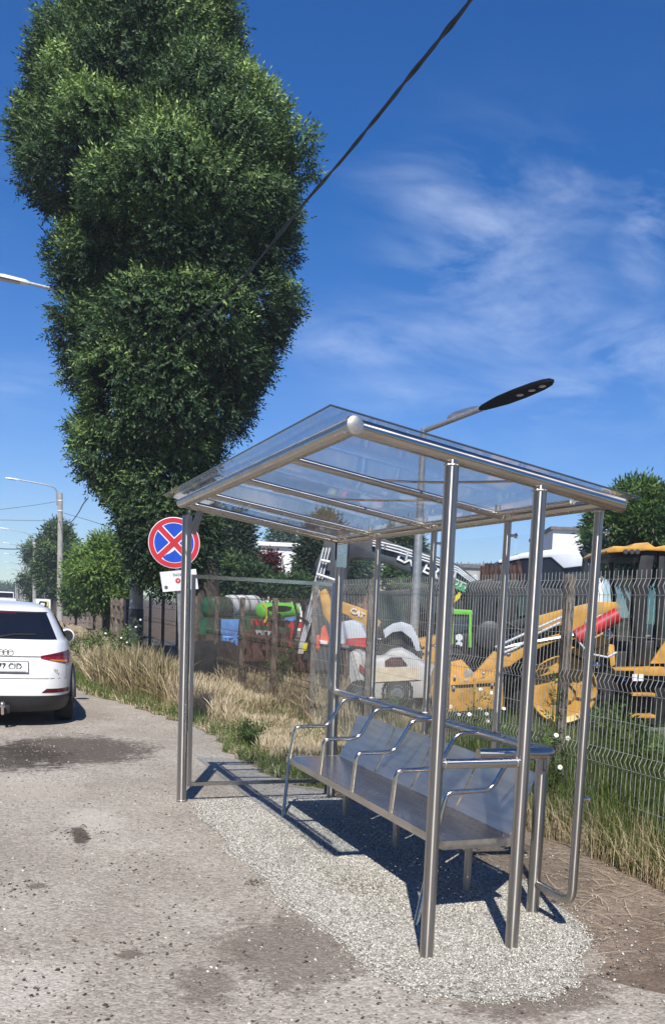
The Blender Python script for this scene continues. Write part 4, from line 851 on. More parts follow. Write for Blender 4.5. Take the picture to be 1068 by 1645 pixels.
b = MB(); b.tube([(hb.x, hb.y, 0.01), (hb.x, hb.y, gy(219, 978, P0y).z)], [.172, .168], 16); b.build('painted_base_shade', M_dark, ch)  # tree shade on the pole base, painted as a dark tube round it
b = MB(); zt = gy(216, 684, P0y).z; b.tube([(hb.x, hb.y, zt), (hb.x, hb.y, gy(216, 600, P0y).z)], .150, 16); b.build('dark_sleeve', M_dark, ch)
plist = [(97.5, 792, 57, (32, 771), 'second concrete lamp pole left of the bright green tree'), (56, 865, 93, (15, 850), 'third lamp pole before the dark column tree'), (49, 884, 129, (16, 873), 'fourth lamp pole left of the column tree'), (41, 899, 165, (15, 890), 'fifth lamp pole from the camera'),
         (36.5, 911, 201, (15, 903), 'sixth lamp pole from the camera'), (33.5, 919, 237, (18, 913), 'seventh lamp pole from the camera'), (28.5, 926, 273, (15, 922), 'eighth lamp pole from the camera'), (26, 931, 312, (16, 929), 'ninth and farthest lamp pole')]
tops = []
for (x, yt, Y, hp, lb) in plist:
    tp_ = gy(x, yt, Y); hd = gy(hp[0], hp[1], Y); lamp_pole((tp_.x, Y, 0), tp_.z, .17 if Y < 100 else .2, hd, lb, parts=Y < 100); tops.append(tp_)

# ------------------------------------------------------------------ cables
M_wire = mat('black_cable', (.012, .012, .013), .5, var=.2); M_wire2 = mat('grey_cable', (.10, .11, .13), .6)
def cable(name, pts, r, lbl, m=M_wire, twist=0, group=None, n=40):
    P = []
    for i in range(n+1):   # smooth curve through picked points
        t = i/n*(len(pts)-1); k = min(int(t), len(pts)-2); f = t-k; p0_ = pts[max(k-1, 0)]; p1_ = pts[k]; p2_ = pts[k+1]; p3_ = pts[min(k+2, len(pts)-1)]
        P.append(.5*((2*p1_)+(-p0_+p2_)*f+(2*p0_-5*p1_+4*p2_-p3_)*f*f+(-p0_+3*p1_-3*p2_+p3_)*f**3))
    b = MB()
    if twist:
        for ph in (0, PI):
            q = []
            for i, p in enumerate(P):
                d = (P[min(i+1, n)]-P[max(i-1, 0)]).normalized(); s = d.cross(Vector((0, 0, 1))).normalized(); u = s.cross(d); a = i*twist+ph; amp = r*(.95+.5*math.sin(i*.37))
                q.append(p+s*math.cos(a)*amp+u*math.sin(a)*amp)
            b.tube(q, r, 6)
    else: b.tube(P, r, 6)
    return tag(b.build(name, m), lbl, 'cable', group)
cb = [(258, 567, 19.0), (300, 535, 17.3), (380, 458, 14.5), (430, 400, 12.8), (490, 325, 11.0), (545, 262, 9.5), (600, 195, 8.3), (660, 120, 7.2), (715, 52, 6.4), (762, -8, 5.8), (860, -140, 4.8), (1000, -380, 3.9)]
cable('twisted_cable', [gy(x, y, Y) for x, y, Y in cb], .0105, 'thick twisted black cable running down from overhead into the ash tree', twist=.20, n=170)
wg2 = 'thin overhead wires'
cable('overhead_wire', [gy(96, 838, 57), gy(112, 840, 50), gy(125, 826, 44), (gy(134, 810, 38)), gy(142, 800, 34)], .022, 'short sagging wire from the second pole up into the ash foliage', M_wire2, group=wg2)
cable('overhead_wire', [gy(103, 824, 57), gy(150, 838, 45), gy(180, 848, 38)], .014, 'thin wire from the second pole right toward the bright green tree', M_wire2, group=wg2)
cable('overhead_wire', [gy(90, 806, 57), gy(45, 813, 57), gy(-30, 822, 57)], .013, 'upper thin wire leaving the second pole to the left', M_wire2, group=wg2)
cable('overhead_wire', [gy(95, 837, 57), gy(45, 836, 57), gy(-30, 835, 57)], .013, 'lower thin wire leaving the second pole to the left', M_wire2, group=wg2)
cable('overhead_wire', [gy(48, 881, 93), gy(20, 882, 93), gy(-30, 880, 93)], .05, 'thick wire leaving the third pole to the left', M_wire2, group=wg2)
cable('overhead_wire', [gy(85, 838, 57), gy(84, 850, 75), gy(56, 868, 93)], .02, 'wire joining the second and third poles', M_wire2, group=wg2)

# ------------------------------------------------------------------ black double street lamp behind the shelter
LD = 15.5; lb0 = Q(664, 1050, LD); lt = Q(680.5, 688, LD); lp = thing('street_lamp', 'galvanised street lamp with two dark flat heads behind the shelter roof', 'street lamp', (lt.x, lt.y, 0))
b = MB(); b.tube([(lt.x, lt.y, -.02), (lt.x, lt.y, 1.9), (lt.x, lt.y, lt.z)], [.085, .075, .045], 14); b.build('pole', M_galv, lp)
hA = Q(777, 655, LD-.9); b = MB(); b.tube([lt-Vector((0, 0, .04)), hA], .040, 10); b.build('arm', M_galv, lp)
M_lh = mat('dark_lamp', (.006, .006, .007), .7, spec=.15)
def flathead(a, bpt, wd, m, nm='lamp_head'):
    a, bpt = Vector(a), Vector(bpt); d = (bpt-a); L = d.length; d.normalize(); s = d.cross(Vector((0, 0, 1))).normalized(); u = s.cross(d)
    # tip the flat face a little towards the road
    q = MB(); n = 14
    for (o, k) in ((-.022, 1), (.012, .96), (.035, .7)):
        pass
    outline = [(0, .28), (.12, .55), (.3, .92), (.55, 1), (.8, .85), (.93, .55), (1, .12)]; vs = []
    ring_ = [(t, w_) for t, w_ in outline]+[(t, -w_) for t, w_ in reversed(outline)]
    for (o, k) in ((-.02, 1), (.015, 1), (.045, .72)): vs += [a+d*(L*(.5+(t-.5)*(1 if k == 1 else .92)))+s*w_*wd*k+u*o for t, w_ in ring_]
    k = len(ring_); q.add(vs, [(i*k+j, i*k+(j+1) % k, (i+1)*k+(j+1) % k, (i+1)*k+j) for i in range(2) for j in range(k)]+[tuple(range(k)), tuple(range(2*k, 3*k))])
    h = q.build(nm, m, lp, angle=30)
    for t in (.56, .72, .86):
        q = MB(); c = a+d*L*t-u*.0205; q.lathe(c, -u, [(0, wd*.30), (.004, wd*.30), (.008, wd*.22)], 16); q.build('lamp_lens', mat('pale_lens', (.45, .45, .40), .2), h)
flathead(Q(772, 657, LD-.9), Q(888, 611, LD-2.0), .17, M_lh)
flathead(Q(722, 672, LD+.6), Q(766, 656, LD+1.3), .17, mat('grey_lamp', (.10, .11, .13), .4))

# ------------------------------------------------------------------ fences
M_fw = mat('galvanised_wire', (.40, .40, .37), .5, 0, var=.15, scale=30); M_post = mat('weathered_post', (.20, .155, .12), .9, var=.35, scale=7, bump=.5, bscale=30); M_fw2 = mat('rusty_wire', (.13, .10, .08), .7, .3, var=.3, scale=10)
FX = 4.06
def vwire(b, x, y, top, folds, r, n=4):
    pts = [(x, y, .02)]
    for z in folds: pts += [(x, y, z-.05), (x-.023, y, z), (x, y, z+.05)]
    pts.append((x, y, top)); b.tube(pts, r, n)
fen = thing('mesh_fence', 'grey welded wire mesh fence with bent folds between yard and verge', 'fence', (FX, 8, 0))
ny = 2.15; posts = []
yy = ny; k = 0
while yy < 12.3:
    y1 = yy+2.05; b = MB(); 
    nw = int((y1-yy)/.052)
    for i in range(nw):
        y = yy+.03+i*.052; vwire(b, FX, y, 1.975, (.66, 1.19, 1.86), .0022 if yy < 8 else .0025)
    for z in (.08, .36, .605, .715, .93, 1.135, 1.245, 1.52, 1.805, 1.915):
        b.tube([(FX+.004, yy+.02, z), (FX+.004, y1-.02, z)], .0023, 4)
    b.build('wire_panel', M_fw, fen, smooth=False)
    b = MB(); b.box((FX+.045, y1, .97), (.065, .07, 1.98)); b.build('fence_post', M_post, fen, bevel=.008); yy = y1
fen2 = thing('mesh_fence', 'older brown wire mesh fence seen through the left glass of the shelter', 'fence', (FX, 15, 0))
y0_ = yy; yy = y0_
while yy < 27.5:
    y1 = yy+2.03; b = MB()
    for i in range(int(2.03/.055)):
        vwire(b, FX+.02, yy+.03+i*.055, 1.73, (.55, 1.08), .0030, 3)
    for z in (.5, .6, 1.03, 1.13, 1.40, 1.70): b.tube([(FX+.024, yy, z), (FX+.024, y1, z)], .006, 4)
    b.build('wire_panel', M_fw2, fen2, smooth=False)
    b = MB(); b.box((FX+.07, y1, .86), (.075, .08, 1.74)); b.build('fence_post', M_post, fen2, bevel=.008); yy = y1
M_board = mat('grey_board', (.26, .215, .185), .95, var=.3, scale=2.5, bump=.4, bscale=12, col2=(.13, .105, .09))
bf = thing('board_fence', 'weathered grey brown board fence curving away behind the dry grass', 'fence', (FX, 38, 0))
y0_ = yy; k = 0; pth = [(FX, yy), (4.25, 33), (4.6, 40), (4.9, 47), (5.3, 55)]
for i in range(len(pth)-1):
    a, c = pth[i], pth[i+1]; L = math.dist(a, c); nb = int(L/.16); b = MB()
    for j in range(nb):
        t = (j+.5)/nb; x = a[0]+(c[0]-a[0])*t; y = a[1]+(c[1]-a[1])*t; h = 1.60-.20*((y-27)/28)+random.uniform(-.02, .02); b.box((x+random.uniform(-.008, .008), y, h/2), (.022, .150, h), Matrix.Rotation(-math.atan2(c[0]-a[0], c[1]-a[1]), 3, 'Z'))
    b.build('board_panel', M_board, bf, smooth=False)
    b = MB()
    for z in (.9, 1.35): b.tube([(a[0]-.03, a[1], z), (c[0]-.03, c[1], z)], .022, 4)
    b.build('fence_rail', M_board, bf, smooth=False)
    for j in range(int(L/2.3)+1):
        t = j*2.3/L; b = MB(); b.box((a[0]+(c[0]-a[0])*t-.06, a[1]+(c[1]-a[1])*t, .80), (.09, .10, 1.62)); b.build('fence_post', M_post, bf)

# ------------------------------------------------------------------ yard machines
M_yel = mat('machine_yellow', (.62, .33, .055), .45, var=.18, scale=5, bump=.1); M_blk = mat('machine_black', (.020, .020, .022), .5, var=.3); M_gry = mat('machine_grey', (.042, .046, .055), .5, var=.15, scale=4); M_pale = mat('pale_hose', (.55, .57, .60), .45)
M_cab = mat('cab_glass', (.035, .055, .06), .08, var=.3, scale=3); M_rd = mat('machine_red', (.50, .025, .03), .45, var=.2); M_gn = mat('machine_green', (.16, .55, .05), .45, var=.1); M_dgn = mat('dark_green', (.02, .09, .045), .5, var=.2)
M_sil = mat('silver_tank', (.58, .57, .55), .45, 0, var=.12); M_bl = mat('machine_blue', (.10, .28, .66), .5, var=.15); M_brn = mat('rusty_brown', (.10, .045, .035), .85, var=.4, scale=6); M_org = mat('orange_red', (.70, .10, .03), .5); M_lg = mat('light_grey_paint', (.52, .55, .60), .35, var=.05)
def pq(name, pts, dd, th, m, parent, bevel=0, smooth=False):
    b = MB(); b.prism([Q(x, y, dd) for x, y in pts], NV*th); return b.build(name, m, parent, smooth=smooth or bool(bevel), bevel=bevel)
def tq(name, pts, dd, r, m, parent, n=8):
    b = MB(); b.tube([Q(x, y, dd) for x, y in pts], r, n); return b.build(name, m, parent)
def wheelq(x, y, rpx, dd, wid, parent, rimm, rimr=.6, nm='wheel', ax=None):
    c = Q(x, y, dd); r = rpx*dd/FPX; ax = ax or -NV; b = MB(); b.lathe(c-ax*wid, ax, [(0, r*.7), (.02, r*.95), (.06, r), (wid-.06, r), (wid-.02, r*.95), (wid, r*.72)], 40)
    for k in range(22):   # tread lugs
        a = k*2*PI/22; u = ax.orthogonal().normalized(); v = ax.cross(u); d = u*math.cos(a)+v*math.sin(a); e = ax.cross(d)
        p = c-ax*wid*.5+d*r; b.prism([p+e*.03-ax*wid*.42, p-e*.03-ax*wid*.42, p-e*.08+ax*wid*.42, p-e*.02+ax*wid*.42], d*.035)
    w_ = b.build(nm, M_tyre, parent); b = MB(); q = r*rimr; b.lathe(c-ax*.04, ax, [(0, q), (.07, q), (.09, q*.95), (.075, q*.88), (.055, q*.80), (.06, q*.45), (.085, q*.40), (.10, q*.3), (.10, .02)], 36)
    for k in range(8):
        a = k*PI/4; u = ax.orthogonal().normalized(); v = ax.cross(u); b.lathe(c+(u*math.cos(a)+v*math.sin(a))*q*.34+ax*.03, ax, [(0, .018), (.03, .018)], 6)
    b.build('rim', rimm, w_); return w_
base = lambda x, dd: Vector((Q(x, 1000, dd).x, Q(x, 1000, dd).y, 0))
# backhoe loader at the right
D = 11.0
bl = thing('backhoe_loader', 'yellow backhoe loader with a black cab and large yellow rimmed wheel at the right', 'construction machine', base(960, D))
wheelq(903, 1108, 84, D-.45, .42, bl, M_yel, .66)
pq('fender', [(870, 1036), (905, 1018), (960, 1030), (992, 1062), (985, 1068), (950, 1045), (905, 1035), (875, 1052)], D-.05, .5, M_blk, bl, .01)
pq('chassis', [(930, 1050), (1110, 1040), (1130, 1110), (1120, 1165), (960, 1175), (948, 1120)], D+.15, 1.4, M_blk, bl, .02)
pq('cab_roof', [(973, 885), (985, 877), (1012, 878), (1018, 873), (1040, 871), (1052, 879), (1066, 876), (1150, 870), (1160, 884), (1080, 886), (1040, 884), (1010, 886), (975, 888)], D-.05, 1.5, M_yel, bl, .015)
pq('cab_frame', [(1030, 884), (1052, 884), (1040, 960), (1034, 1068), (1020, 1068), (1016, 960)], D, .08, M_blk, bl, .01)
pq('cab_frame', [(1058, 886), (1068, 886), (1062, 1040), (1052, 1040)], D, .08, M_blk, bl, .01)
pq('cab_frame', [(975, 888), (1150, 884), (1150, 892), (1030, 896), (980, 896)], D+.03, 1.3, M_blk, bl)
pq('cab_frame', [(976, 890), (986, 890), (992, 1000), (984, 1050), (976, 1050), (984, 980)], D+1.2, .08, M_blk, bl, .01)
pq('cab_body', [(1010, 1030), (1150, 1025), (1150, 1092), (1008, 1080)], D+.05, 1.25, M_blk, bl, .02)
pq('cab_window', [(1058, 900), (1150, 895), (1150, 1030), (1054, 1035)], D+.06, .02, M_cab, bl)
pq('cab_window', [(985, 896), (1016, 896), (1016, 1030), (990, 1030)], D+.10, .02, panemat('cab_clear', (.55, .66, .70), 1.2, .05), bl)
pq('cab_window', [(1020, 898), (1150, 898), (1150, 1020), (1020, 1020)], D+1.25, .02, panemat('cab_clear_far', (.45, .6, .62), 1.2, .05), bl)
for x in (1003, 1013, 1022): b = MB(); b.lathe(Q(x, 887, D-.05), -NV, [(0, .028), (.04, .032), (.05, .024)], 14); b.build('work_lamp', M_gry, bl)
pq('seat', [(1070, 990), (1100, 985), (1110, 1040), (1060, 1045), (1058, 1030)], D+.6, .5, M_gry, bl, .03)
pq('dashboard', [(993, 1000), (1015, 992), (1024, 1040), (996, 1045)], D+.5, .5, M_blk, bl, .02)
pq('loader_arm', [(862, 990), (900, 980), (955, 967), (990, 967), (996, 977), (962, 988), (945, 1000), (930, 1024), (908, 1032), (914, 1010), (906, 1003), (864, 1013)], D-.62, .14, M_yel, bl, .01)
pq('loader_arm', [(798, 1060), (830, 1046), (870, 1026), (900, 1018), (902, 1026), (872, 1038), (836, 1058), (808, 1078)], D-.62, .14, M_yel, bl, .01)
pq('bucket_arm', [(705, 1120), (712, 1066), (742, 1060), (762, 1082), (794, 1046), (802, 1050), (808, 1075), (808, 1140), (760, 1130)], D-.62, .14, M_yel, bl, .01)
pq('arm_web', [(800, 1030), (862, 1000), (912, 1006), (905, 1030), (870, 1040), (800, 1072)], D-.40, .2, M_blk, bl, .01)
pq('loader_link', [(952, 1024), (975, 1012), (985, 1020), (980, 1030), (958, 1042)], D-.6, .12, M_yel, bl, .01)
pq('loader_link', [(905, 1034), (935, 1044), (952, 1058), (944, 1062), (925, 1052), (902, 1042)], D-.62, .10, M_yel, bl, .01)
pq('loader_link', [(946, 1050), (975, 1034), (986, 1036), (988, 1068), (980, 1072), (978, 1052), (950, 1062)], D-.45, .1, M_yel, bl, .01)
b = MB(); b.tube([Q(925, 1024, D-.85), Q(992, 988, D-.85)], .085, 16); b.build('lift_cylinder', M_rd, bl)
tq('cylinder_rod', [(810, 1040), (925, 1020)], D-.85, .03, M_chrome, bl)
tq('hose', [(795, 1040), (860, 1010), (905, 990), (915, 984)], D-.9, .014, M_pale, bl); tq('hose', [(800, 1052), (830, 1040), (862, 1018), (900, 1000)], D-.9, .014, M_pale, bl)
tq('hose', [(928, 1030), (945, 1050), (975, 1056), (990, 1048)], D-.9, .012, M_pale, bl)
for x, y in ((912, 991), (975, 1019), (752, 1082), (715, 1107), (945, 1000)): b = MB(); b.lathe(Q(x, y, D-.76), -NV, [(0, .05), (.03, .05), (.035, .03)], 14); b.build('pivot_pin', M_galv, bl)
pq('front_bucket', [(700, 1080), (722, 1082), (745, 1090), (770, 1092), (800, 1076), (806, 1100), (800, 1150), (700, 1160), (690, 1110)], D-1.0, 1.0, M_yel, bl, .015)
pq('step_plate', [(972, 1074), (1025, 1073), (1068, 1072), (1070, 1086), (1018, 1085), (1018, 1078), (972, 1077)], D-.25, .3, M_yel, bl, .005)
pq('side_panel', [(1044, 1066), (1068, 1030), (1095, 1020), (1095, 1066)], D-.1, .05, M_yel, bl, .005)
for yb in (1116, 1151): pq('step', [(1014, yb-3), (1052, yb-2), (1052, yb+3), (1014, yb+2)], D-.2, .25, M_yel, bl, .004)
for x in (1019, 1029): pq('warning_label', [(x-4, 1083), (x+4, 1083), (x+4, 1094), (x-4, 1094)], D-.26, .006, M_white, bl)
pq('filler_cap', [(998, 1084), (1004, 1083), (1005, 1094), (998, 1094)], D-.15, .03, M_bl, bl, .004)
pq('engine_hood', [(820, 1075), (826, 1040), (870, 1030), (930, 1040), (930, 1080)], D+.3, .9, M_blk, bl, .02)
pq('front_axle', [(800, 1080), (840, 1075), (850, 1150), (815, 1160)], D+.2, 1.0, M_blk, bl, .02)
for q in (((722, 1075), (722, 1150)), ((762, 1090), (762, 1152)), ((702, 1100), (806, 1094)), ((700, 1150), (800, 1142))): tq('bucket_rib', q, D-1.02, .018, M_yel, bl, 4)
pq('cutting_edge', [(697, 1146), (802, 1138), (802, 1150), (697, 1160)], D-1.04, .03, M_blk, bl)
for x, y in ((730, 1088), (748, 1094), (728, 1105), (776, 1082), (790, 1100), (712, 1130)): b = MB(); b.lathe(Q(x, y, D-1.0), -NV, [(0, .017), (.025, .017), (.03, .01)], 10); b.build('bolt', M_galv, bl)
tq('hose', [(812, 1000), (835, 1012), (860, 1040), (872, 1048)], D-.5, .018, M_blk, bl); tq('hose', [(960, 1050), (966, 1066), (980, 1074)], D-.7, .016, M_blk, bl)
pq('radiator_grille', [(822, 1046), (832, 1042), (834, 1074), (822, 1076)], D+.27, .02, M_gry, bl)
wheelq(830, 1125, 46, D+.2, .3, bl, M_yel, .5)
# dark excavator with long boom
D = 16.0
ex_ = thing('excavator', 'dark grey excavator with a long lifted boom over the yard', 'construction machine', base(790, D+2))
pq('boom', [(505, 905), (520, 880), (545, 862), (575, 852), (610, 862), (640, 876), (700, 893), (735, 906), (770, 936), (782, 962), (770, 985), (740, 985), (718, 965), (690, 934), (650, 916), (600, 898), (570, 896), (545, 915), (530, 935), (508, 930)], D, .36, M_gry, ex_, .02)
pq('stick', [(520, 868), (560, 872), (556, 930), (552, 1000), (540, 1075), (500, 1078), (484, 1058), (492, 1010), (505, 960)], D-.5, .30, M_gry, ex_, .02)
for dx in (0, 6, 12): tq('hose', [(598, 868+dx*.7), (640, 878+dx*.8), (700, 898+dx*.7), (735, 912+dx*.6), (764, 935+dx*.5)], D-.06, .014, M_pale, ex_)
for dx in (0, 5, 10): tq('hose', [(520+dx, 880), (505+dx, 940), (494+dx*.8, 990), (483+dx*.6, 1030), (480+dx*.6, 1050)], D-.56, .016, M_pale, ex_)
for pts_ in (((516, 900), (530, 903)), ((508, 922), (538, 932)), ((655, 885), (652, 900)), ((732, 918), (728, 932))): tq('hose_clamp', pts_, D-.64, .022, M_pale, ex_)
tq('hose', [(520, 940), (482, 945), (472, 965), (478, 990), (495, 1000)], D-.6, .02, M_blk, ex_)
e1, e2 = Q(665, 905, D-.02), Q(692, 918, D-.02); text('boom_lettering', 'EXTERN', .26, frame(Q(681, 911, D-.03), e2-e1, (0, 0, 1)), M_white, ex_, .004, off=.004)
gb = pq('banner', [(717, 922), (764, 944), (760, 958), (722, 941)], D-.12, .01, mat('banner_green', (.03, .36, .15), .6), ex_)
e1, e2 = Q(722, 932, D), Q(760, 949, D); text('banner_lettering', 'COTTEC', .14, frame(Q(742, 940, D-.14), e2-e1, (0, 0, 1)), M_white, gb, .002)
pq('warning_tag', [(731, 958), (737, 951), (741, 954), (737, 962), (729, 968)], D-.3, .04, mat('tag_yellow', (.75, .65, .03), .5), ex_)
pq('warning_tag', [(487, 1034), (494, 1032), (492, 1045), (485, 1046)], D-.75, .02, mat('tag_yellow_low', (.75, .68, .03), .5), ex_)
pq('cab', [(765, 935), (830, 930), (850, 945), (850, 1050), (760, 1060), (756, 970)], D+.8, 1.6, M_blk, ex_, .05)
pq('engine_cover', [(760, 975), (820, 965), (825, 1085), (757, 1090)], D-.1, 1.2, M_gry, ex_, .05)
pq('cab_window', [(775, 950), (826, 945), (830, 1000), (775, 1004)], D+.78, .02, M_cab, ex_)
pq('track', [(740, 1070), (850, 1062), (862, 1090), (850, 1115), (745, 1122), (732, 1096)], D, .5, M_blk, ex_, .03)
pq('warning_label', [(771, 1015), (778, 1015), (778, 1038), (771, 1038)], D-.72, .006, M_white, ex_)
b = MB(); b.tube([Q(774, 1040, D-.7), Q(772, 1010, D-.7)], .02, 6); b.build('label_strut', M_galv, ex_)
b = MB()
for i in range(9): b.tube([Q(758+i*8, 985, D-.14), Q(758+i*8, 1060, D-.14)], .02, 4)
b.build('grille', M_blk, ex_)
dm = thing('black_harvester', 'tall black machine body with fins between the green tractor and the loader arm', 'construction machine', base(825, 15))
pq('body', [(752, 935), (790, 928), (800, 940), (905, 945), (910, 1075), (752, 1078)], 15.2, 1.6, M_blk, dm, .05)
for i in range(11): tq('cooling_fin', [(760+i*5.5, 950), (760+i*5.5, 1055)], 15.1, .025, M_gry, dm, 4)
pq('glass_panel', [(830, 955), (856, 952), (858, 985), (832, 990)], 15.15, .02, M_cab, dm); pq('lamp_panel', [(816, 1000), (850, 990), (850, 1002), (820, 1012)], 15.1, .1, M_gry, dm, .01)
b = MB(); b.lathe(Q(785, 1020, 15.0), -NV, [(0, .20), (.06, .22), (.09, .15)], 20); b.build('fan_cover', M_gry, dm); tq('hose', [(800, 960), (815, 985), (808, 1015), (820, 1040)], 15.0, .03, M_blk, dm)
# black telehandler filling the yard behind
th_ = thing('black_telehandler', 'dark telehandler with red and pale glints behind the thin back uprights', 'construction machine', base(690, 18))
pq('body', [(640, 1010), (660, 1002), (720, 1000), (752, 1005), (756, 1060), (640, 1066)], 18, 1.4, M_blk, th_, .05)
pq('cab', [(655, 945), (672, 938), (702, 938), (708, 1004), (652, 1004)], 18.1, 1.2, M_blk, th_, .04); pq('cab_window', [(660, 950), (684, 948), (684, 985), (659, 990)], 18.06, .02, M_cab, th_); pq('cab_window', [(688, 948), (700, 948), (703, 985), (688, 985)], 18.06, .02, M_cab, th_)
pq('hood', [(700, 985), (745, 982), (752, 1008), (700, 1008)], 18.05, 1.0, M_gry, th_, .03); pq('tail_panel', [(672, 990), (684, 990), (684, 1014), (672, 1014)], 17.9, .05, mat('dull_red', (.25, .02, .02), .5), th_); tq('boom', [(640, 985), (700, 968), (752, 950)], 17.7, .14, M_gry, th_, 4)
wheelq(668, 1050, 24, 17.9, .35, th_, M_gry, .5); wheelq(738, 1050, 24, 17.9, .35, th_, M_gry, .5); tq('exhaust', [(715, 985), (715, 950)], 17.8, .05, M_blk, th_); tq('mirror_arm', [(652, 950), (644, 948), (644, 962)], 17.9, .025, M_blk, th_)
# yellow digger arm on the left
D = 14.5
yd = thing('yellow_excavator', 'yellow digger with a folded arm behind the left back pane of the shelter', 'construction machine', base(600, D))
pq('bucket_link', [(512, 952), (522, 945), (528, 955), (536, 985), (545, 1000), (530, 1005), (518, 985)], D-.3, .2, M_yel, yd, .02)
ya = pq('arm', [(545, 965), (575, 975), (598, 985), (612, 1000), (600, 1020), (585, 1012), (560, 990), (543, 982)], D-.2, .22, M_yel, yd, .02)
pq('mast', [(583, 978), (600, 984), (600, 1075), (580, 1075)], D, .3, M_yel, yd, .02)
pq('body', [(612, 1040), (715, 1020), (715, 1090), (660, 1100), (600, 1095)], D+.4, 1.2, M_yel, yd, .04)
e1, e2 = Q(560, 975, D), Q(590, 990, D); text('arm_lettering', 'CAT', .11, frame(Q(574, 985, D-.22), e2-e1, (0, 0, 1)), M_white, ya, .002, off=.003)
for x, y in ((680, 1050), (680, 1040)): b = MB(); b.lathe(Q(x, y, D+.4), -NV, [(0, .02), (.01, .02)], 8); b.build('bolt', M_blk, yd)
pq('cab', [(600, 950), (660, 945), (668, 1030), (600, 1040)], D+1.0, 1.2, M_blk, yd, .04); pq('cab_window', [(608, 958), (650, 955), (652, 1010), (608, 1012)], D+.98, .02, M_cab, yd)
# grey tractor with red stripe
tr2 = thing('grey_tractor', 'light grey tractor with a red stripe behind the back pane', 'tractor', base(590, 13.3))
pq('hood', [(538, 1000), (565, 996), (580, 1002), (592, 1026), (590, 1040), (536, 1034)], 13.0, .7, M_lg, tr2, .04)
pq('stripe', [(556, 1026), (592, 1024), (590, 1040), (552, 1036)], 12.98, .04, M_rd, tr2)
pq('fender', [(615, 1012), (630, 1002), (645, 999), (662, 1005), (672, 1025), (676, 1046), (668, 1046), (660, 1026), (645, 1014), (630, 1016), (618, 1026)], 13.0, .4, M_lg, tr2, .02)
wheelq(640, 1050, 34, 13.1, .4, tr2, M_gry, .5); pq('chassis', [(560, 1038), (640, 1030), (640, 1065), (560, 1070)], 13.3, .6, M_blk, tr2, .02)
# green tractor
gt = thing('green_tractor', 'small bright green tractor half hidden behind the near front post', 'tractor', base(738, 13.6))
pq('cab_roof', [(722, 978), (758, 980), (760, 988), (724, 987)], 13.4, 1.0, M_gn, gt, .02)
for x in (726, 755): pq('cab_frame', [(x-2, 986), (x+2, 986), (x+2, 1040), (x-2, 1040)], 13.4, .06, M_gn, gt)
pq('hood', [(722, 1020), (762, 1016), (764, 1060), (720, 1060)], 13.5, .9, M_blk, gt, .03); pq('windscreen', [(730, 990), (752, 990), (752, 1012), (728, 1014)], 13.7, .02, mat('pale_glass', (.45, .55, .55), .1), gt)
b = MB(); b.lathe(Q(737, 1024, 13.42), -NV, [(0, .05), (.03, .05)], 12); b.lathe(Q(737, 1035, 13.42), -NV, [(0, .045), (.03, .045)], 12); b.build('headlight', M_lamp, gt); wheelq(728, 1062, 22, 13.3, .25, gt, M_gry, .5)
# white coach roof behind
co = thing('white_truck', 'large white and blue vehicle with dark windows parked behind the excavator', 'truck', base(870, 19))
pq('body', [(790, 960), (792, 905), (830, 890), (890, 884), (935, 888), (950, 900), (955, 1080), (790, 1090)], 19, 2.6, mat('coach_dark', (.022, .028, .045), .45, var=.2), co, .06)
pq('roof_fairing', [(800, 900), (840, 888), (890, 882), (938, 886), (946, 908), (905, 913), (885, 895), (840, 897), (800, 905)], 18.9, 2.7, mat('coach_white', (.70, .73, .80), .35, var=.04), co, .03)
pq('side_window', [(803, 908), (840, 900), (884, 899), (904, 916), (904, 940), (800, 945)], 18.93, .03, mat('truck_glass', (.012, .016, .03), .5, spec=.15), co); pq('door', [(908, 925), (948, 920), (950, 1070), (908, 1075)], 18.95, .04, M_blk, co, .01)
wheelq(925, 1060, 26, 18.8, .3, co, M_gry, .5)
tq('mirror_arm', [(934, 885), (940, 895), (938, 920)], 18.3, .06, M_blk, co)
b = MB(); 
for i in range(9): b.tube([Q(775+i*7, 905+random.uniform(-6, 6), 18), Q(772+i*8+random.uniform(-8, 8), 950, 18)], .05, 6)
tag(b.build('scrap_pipes', M_brn), 'tangle of brown pipes left of the white truck roof', 'scrap')
# white hatchback in the yard
D = 12.2
wc_ = thing('white_hatchback', 'low white car parked behind the fence under the digger', 'car', base(640, D))
M_cw2 = mat('dusty_white_paint', (.50, .49, .47), .45, var=.12, scale=4)
pq('body', [(560, 1048), (572, 1046), (592, 1058), (612, 1058), (626, 1046), (645, 1044), (664, 1054), (690, 1074), (722, 1086), (726, 1112), (700, 1122), (590, 1124), (566, 1118), (560, 1090)], D, 1.6, M_cw2, wc_, .05)
pq('side_window', [(618, 1062), (628, 1056), (644, 1056), (654, 1068), (618, 1070)], D-.02, .02, mat('brown_glass', (.09, .03, .03), .15), wc_)
pq('door_panel', [(598, 1072), (670, 1072), (676, 1092), (598, 1096)], D-.015, .02, mat('cream_paint', (.66, .56, .40), .4), wc_)
pq('taillight', [(708, 1090), (722, 1092), (722, 1100), (708, 1098)], D-.02, .03, M_tl, wc_); pq('taillight', [(578, 1066), (590, 1080), (588, 1088), (576, 1076)], D-.02, .03, M_tl, wc_)
wheelq(638, 1112, 20, D-.03, .2, wc_, M_alloy, .6); wheelq(578, 1116, 18, D-.03, .2, wc_, M_alloy, .6)
